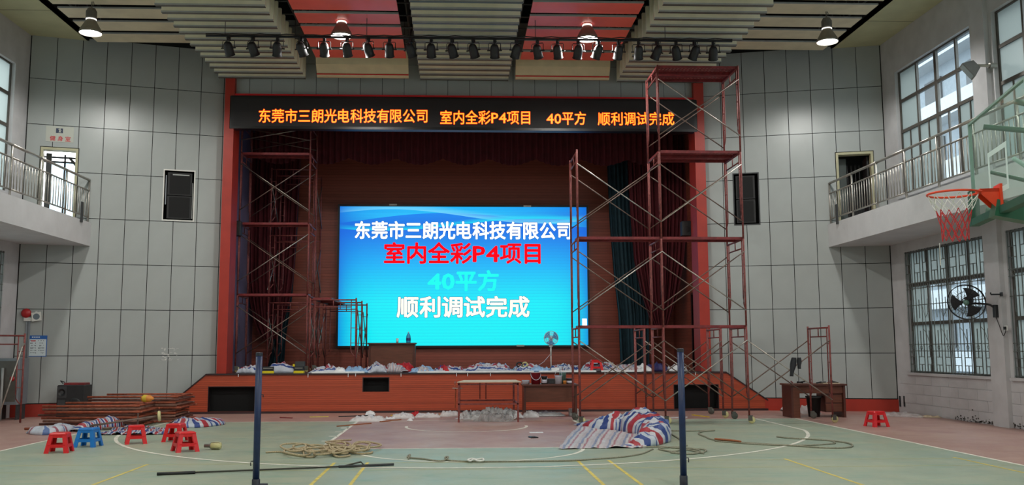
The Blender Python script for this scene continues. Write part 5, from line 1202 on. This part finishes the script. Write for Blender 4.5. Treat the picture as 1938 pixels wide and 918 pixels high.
t = thing('red_box_lid', 'flat dark red lid lying on top of the black loudspeaker', 'lid', (p.x, y, zt)); b = MB(); b.bbox(x0+.12, x1-.03, y+.08, y+.42, zt, zt+.05, .01); b.build('lid_panel', 'deck_red', t); b = MB(); b.path([(x0+.1, y+.1, zt+.03), (x0+.04, y+.08, zt+.1), (x0+.1, y+.2, zt+.06)], .012, 5); b.build('strap', 'cloth_dark', t)

# ================================================================== right wall
# floodlight
c = Vector((10.62, 18.62, atX(1838, 130, 10.62).z)); c = atX(1838, 130, 10.66)
t = thing('floodlight', 'grey floodlight on the pier between the upper right windows', 'floodlight', c)
d = Vector((-.75, .25, -.6)).normalized(); sx = Vector((.3, .95, 0)).normalized(); sx = (sx-d*sx.dot(d)).normalized(); sz = sx.cross(d)*-1
b = MB(); b.add([c+sx*x*.16+sz*z*.19+d*.1 for x, z in ((-1, -1), (1, -1), (1, 1), (-1, 1))]+[c+sx*x*.09+sz*z*.1-d*.12 for x, z in ((-1, -1), (1, -1), (1, 1), (-1, 1))], [(3, 2, 1, 0), (4, 5, 6, 7), (0, 1, 5, 4), (1, 2, 6, 5), (2, 3, 7, 6), (3, 0, 4, 7)]); b.build('housing', 'lamp_grey', t)
b = MB(); b.box(-.13, .13, -.16, .16, .1, .106, c, sx, sz, d); b.build('lens', 'pane_dusty', t)
b = MB(); b.tube(c-d*.1, (11.0, c.y-.15, c.z+.02), .03, 8); b.tube((10.96, c.y-.15, c.z+.02), (11.1, c.y-.15, c.z+.02), .06, 10); b.build('arm', 'steel', t)
# wall fan
c = atX(1829, 572, 10.45); mt = atX(1886, 586, 10.99); d = Vector((-.66, -.68, -.25)).normalized()
t = thing('wall_fan', 'black wall fan with a wire guard beside the lower right window', 'fan', c); e1 = d.cross(Vector((0, 0, 1))).normalized(); e2 = e1.cross(d)
R_ = .36
def cir(r, o, w, m_=32): return [c+d*o+(e1*math.cos(2*PI*i/m_)+e2*math.sin(2*PI*i/m_))*r for i in range(m_)]
for o_, nm_ in ((.07, 'front_guard'), (-.07, 'rear_guard')):
    b = MB(); b.path(cir(R_, o_*.3, 0), .009, 5, True); b.path(cir(R_*.6, o_, 0), .004, 4, True); b.path(cir(R_*.25, o_*1.15, 0), .006, 4, True)
    for i in range(36):
        a = 2*PI*i/36; w_ = e1*math.cos(a)+e2*math.sin(a); b.path([c+d*o_*1.15+w_*R_*.2, c+d*o_+w_*R_*.62, c+d*o_*.3+w_*R_], .0025, 3)
    b.build(nm_, 'black', t)
for k in range(3):
    b = MB()
    def f(u, v, k=k): r = .05+.25*u; a = k*2*PI/3+(v-.5)*1.3*(.45+.55*u); return c+d*(.03*(v-.5))+(e1*math.cos(a)+e2*math.sin(a))*r
    b.grid(f, 6, 6); b.build('blade', 'cloth_dark', t, True, .003)
b = MB(); b.tube(c-d*.24, c-d*.04, .085, 14, .06); b.build('motor', 'black_plastic', t, True); b = MB(); b.lathe([(0, .06), (.05, .05), (.06, .02)], c, d, 14); b.build('hub', 'tin_green', t, True)
b = MB(); b.path(spl([c-d*.2-e2*.08, c-d*.3-e2*.1+Vector((.06, -.1, 0)), mt+Vector((-.1, .06, .1)), mt+Vector((0, 0, -.02))]), .022, 7); b.build('bracket', 'black', t, True)
b = MB(); b.bbox(mt.x-.06, mt.x+.02, mt.y-.05, mt.y+.05, mt.z-.16, mt.z+.1, .012); b.build('wall_plate', 'black_plastic', t)
e_ = atX(1904, 621, 10.99); b = MB(); b.path(spl([mt+Vector((-.02, 0, -.16)), mt+Vector((-.02, -.1, -.34)), mt.lerp(e_, .6)+Vector((0, 0, -.3)), e_+Vector((-.02, 0, -.08)), e_]), .008, 5); b.build('flex', 'black', t)
t = thing('power_socket', 'small white wall socket below the fan mount on the right wall', 'socket', e_); b = MB(); b.bbox(10.98, 11.0, e_.y-.05, e_.y+.05, e_.z-.05, e_.z+.05, .006); b.build('face_plate', 'plaster_white', t); b = MB(); b.box(10.95, 10.98, e_.y-.03, e_.y+.03, e_.z-.03, e_.z+.03); b.build('plug', 'black', t)
p = atX(1895, 557, 10.99); t = thing('wall_hook', 'short dark steel hook on the right wall pier above the fan', 'hook', p); b = MB(); b.tube((10.995, p.y, p.z), (10.8, p.y+.05, p.z), .018, 6); b.tube((10.8, p.y+.05, p.z), (10.8, p.y+.05, p.z+.04), .012, 6); b.build('hook_bar', 'cloth_dark', t); b = MB(); b.box(10.98, 11.0, p.y-.04, p.y+.04, p.z-.04, p.z+.04); b.build('hook_plate', 'dark_grey', t)
for k, px in enumerate((1704, 1712)):
    p = atX(px, 768, 11.085); b = MB(); b.box(11.07, 11.09, p.y-.02, p.y+.02, p.z-.02, p.z+.24); tag(b.build('wall_slot', 'cloth_dark'), 'narrow dark slot low on the right wall, %s of two' % ('farther', 'nearer')[k], 'slot', 'slots low on the right wall')
b = MB(); r_ = random.Random(21)
for k in range(150):
    y = r_.uniform(17.2, 20.4); z = abs(r_.gauss(.03, .06))*(.6+.5*math.sin(y*3.1)**2); s_ = r_.uniform(.008, .035); b.box(11.084, 11.0875, y, y+s_*1.6, z, z+s_)
o = b.build('mould_stain', 'mould', WALLS['sideR']); o['kind'] = 'stuff'
# dark rags hanging on the scaffold brace
p = Vector((6.26+1.83*.62, 19.80, 0)); c = atY(1503, 682, 19.79); t = thing('hanging_rag', 'dark work glove and rag hanging on the scaffold brace above the desk', 'rag', c)
for k, (dx, l, w) in enumerate(((-.02, .40, .11), (.09, .24, .08))):
    def f(u, v, dx=dx, l=l, w=w): return c+Vector((dx+w*(u-.5)*(.55+.6*math.sin(PI*min(v+.15, 1)))-.05*v*(1 if dx < 0 else -.3), -.03+.025*math.sin(u*7+v*2), .06-l*v))
    b = MB(); b.grid(f, 8, 12); b.build('rag_cloth', 'cloth_dark', t, True, .02)
# clutter on the knee-hole desk
p = atY(1545, 722, 21.5); t = thing('tool_heap', 'dark heap of fittings on the knee-hole desk', 'fittings', (8.3, 21.5, .77))
for k in range(9):
    x = 7.85+k*.13; b = MB(); a = rnd.uniform(0, 3); b.tube((x, 21.45+rnd.uniform(-.05, .2), .79), (x+.16*math.cos(a), 21.5+.16*math.sin(a), .80+rnd.uniform(0, .03)), .017, 6); b.build('fitting', 'cloth_dark' if k % 3 else 'scaffold_red', t)
b = MB(); b.box(8.5, 8.9, 21.35, 21.5, .772, .79); tag(b.build('pale_board', 'plywood'), 'thin pale board on the right end of the knee-hole desk', 'board')
p = Z(1596, 782); t = thing('black_bin', 'black plastic bin standing under the knee-hole desk', 'bin', (8.42, 21.55, 0)); b = MB(); b.lathe([(0, 0), (.13, 0), (.17, .45), (.18, .45), (.18, .48), (.16, .48), (.12, .03), (0, .03)], (8.36, 21.62, 0), n=18); b.build('bin_wall', 'black_plastic', t, True); b = MB(); b.lathe([(.178, .44), (.19, .45), (.19, .47), (.178, .48)], (8.36, 21.62, 0), n=18); b.build('bin_rim', 'dark_grey', t, True)

# ================================================================== basketball hoop
bc = Vector((5.22, 8.56, 3.45)); e = Vector((math.sin(math.radians(15)), math.cos(math.radians(15)), 0)); n = Vector((-e.y, e.x, 0)); up = Vector((0, 0, 1))
hp = thing('basketball_hoop', 'glass basketball backboard with orange rim and green steel arm at the right', 'basketball hoop', (7.6, 8.0, 0))
W2, H2 = .9, .525
b = MB(); b.box(-W2+.03, W2-.03, -.006, .006, -H2+.03, H2-.03, bc, e, n, up); b.build('backboard_glass', 'board_glass', hp)
b = MB()
for r in ((-W2, -W2+.022, -H2, H2), (W2-.022, W2, -H2, H2), (-W2+.022, W2-.022, -H2, -H2+.022), (-W2+.022, W2-.022, H2-.022, H2)): b.box(r[0], r[1], -.02, .012, r[2], r[3], bc, e, n, up)
b.build('backboard_frame', 'board_rim', hp)
b = MB()
for r in ((-.295, -.245, -.37, .08), (.245, .295, -.37, .08), (-.245, .245, .03, .08), (-.245, .245, -.37, -.32)): b.box(r[0], r[1], .0065, .008, r[2], r[3], bc, e, n, up)
b.build('target_square', 'board_line', hp)
for s in (-1, 1): b = MB(); b.box(s*W2-.05, s*W2+.03, -.045, .045, -H2-.05, -H2+.32, bc, e, n, up); b.build('edge_pad', 'hoop_pad', hp)
b = MB(); b.box(-W2+.06, W2-.06, -.045, .045, -H2-.05, -H2+.02, bc, e, n, up); b.build('bottom_pad', 'hoop_pad', hp)
rc = bc+n*.42; rc.z = 3.09
b = MB(); b.path([rc+(e*math.cos(2*PI*i/40)+n*math.sin(2*PI*i/40))*.23 for i in range(40)], .011, 8, True); rim = b.build('rim', 'hoop_orange', hp, True)
b = MB(); b.box(-.1, .1, .006, .03, -.2, .07, Vector((bc.x, bc.y, 3.09)), e, n, up); b.box(-.075, .075, .03, .2, -.005, .03, Vector((bc.x, bc.y, 3.09)), e, n, up)
for s in (-1, 1): b.prism([(.03, -.19), (.19, -.02), (.19, .03), (.03, .03)], Vector((bc.x, bc.y, 3.09))+e*(s*.075), n, up, e*.008)
b.build('rim_bracket', 'hoop_orange', hp)
b = MB()
for s in (-1, 1): b.path([rc+e*s*.05-n*.2, rc+e*s*.1-n*.23, rc+e*s*.2-n*.12], .01, 6)
b.build('rim_brace', 'hoop_orange', hp)
def netp(i, lev, tw=0):
    a = 2*PI*(i+.5*(lev % 2))/12; R = [.225, .19, .16, .14, .125, .118, .12][lev]; return rc+(e*math.cos(a)+n*math.sin(a))*R+up*(-.02-.072*lev+.008*math.sin(i*2.2))
for k, (l0, l1, mm) in enumerate(((0, 2, 'net_white'), (2, 6, 'net_red'))):
    b = MB()
    for lev in range(l0, l1):
        for i in range(12):
            a_ = netp(i, lev); c1 = netp(i, lev+1); c2 = netp((i-1 if lev % 2 == 0 else i+1) % 12, lev+1)
            for q in (c1, c2): m_ = (a_+q)/2+up*-.006; b.path([a_, m_, q], .0042, 4)
    o = b.build('net_cords', mm, rim); o['kind'] = 'stuff'
b = MB(); q = netp(2, 6); b.path([q+e*.12, q+e*.13+up*-.1, q+e*.125+up*-.22], .0045, 4); b.build('loose_cord', 'net_white', rim)
# supporting arm, mast and base out to the right
bk = bc-n*.03; hub = Vector((7.3, 8.05, 2.35))
for s in (-1, 1):
    b = MB(); a_ = bk+e*s*.5+up*.4; b.tube(a_, hub+up*1.05, .028, 8); b.build('upper_strut', 'hoop_green', hp, True)
    b = MB(); a_ = bk+e*s*.35+up*-.1; b.tube(a_, bk-n*.5+up*-.35, .02, 8); b.build('stay', 'board_line' if s < 0 else 'hoop_green', hp, True)
a_ = bk+up*-.52; d = (hub+up*.1-a_).normalized()
b = MB(); w_ = d.cross(up).normalized(); b.box(-.1, (hub-a_).length+.1, -.09, .09, -.1, .06, a_, d, w_, w_.cross(d)); b.build('main_arm', 'hoop_green', hp)
b = MB(); b.tube(bk+e*.6+up*-.45, hub+up*.35, .03, 8); b.build('lower_strut', 'hoop_green', hp, True)
b = MB(); b.bbox(hub.x-.1, hub.x+.12, hub.y-.12, hub.y+.12, .3, 3.5, .02); b.build('mast', 'hoop_green', hp)
b = MB(); b.bbox(hub.x-.4, hub.x+1.2, hub.y-.55, hub.y+.55, 0, .32, .04); b.build('base', 'hoop_green', hp)
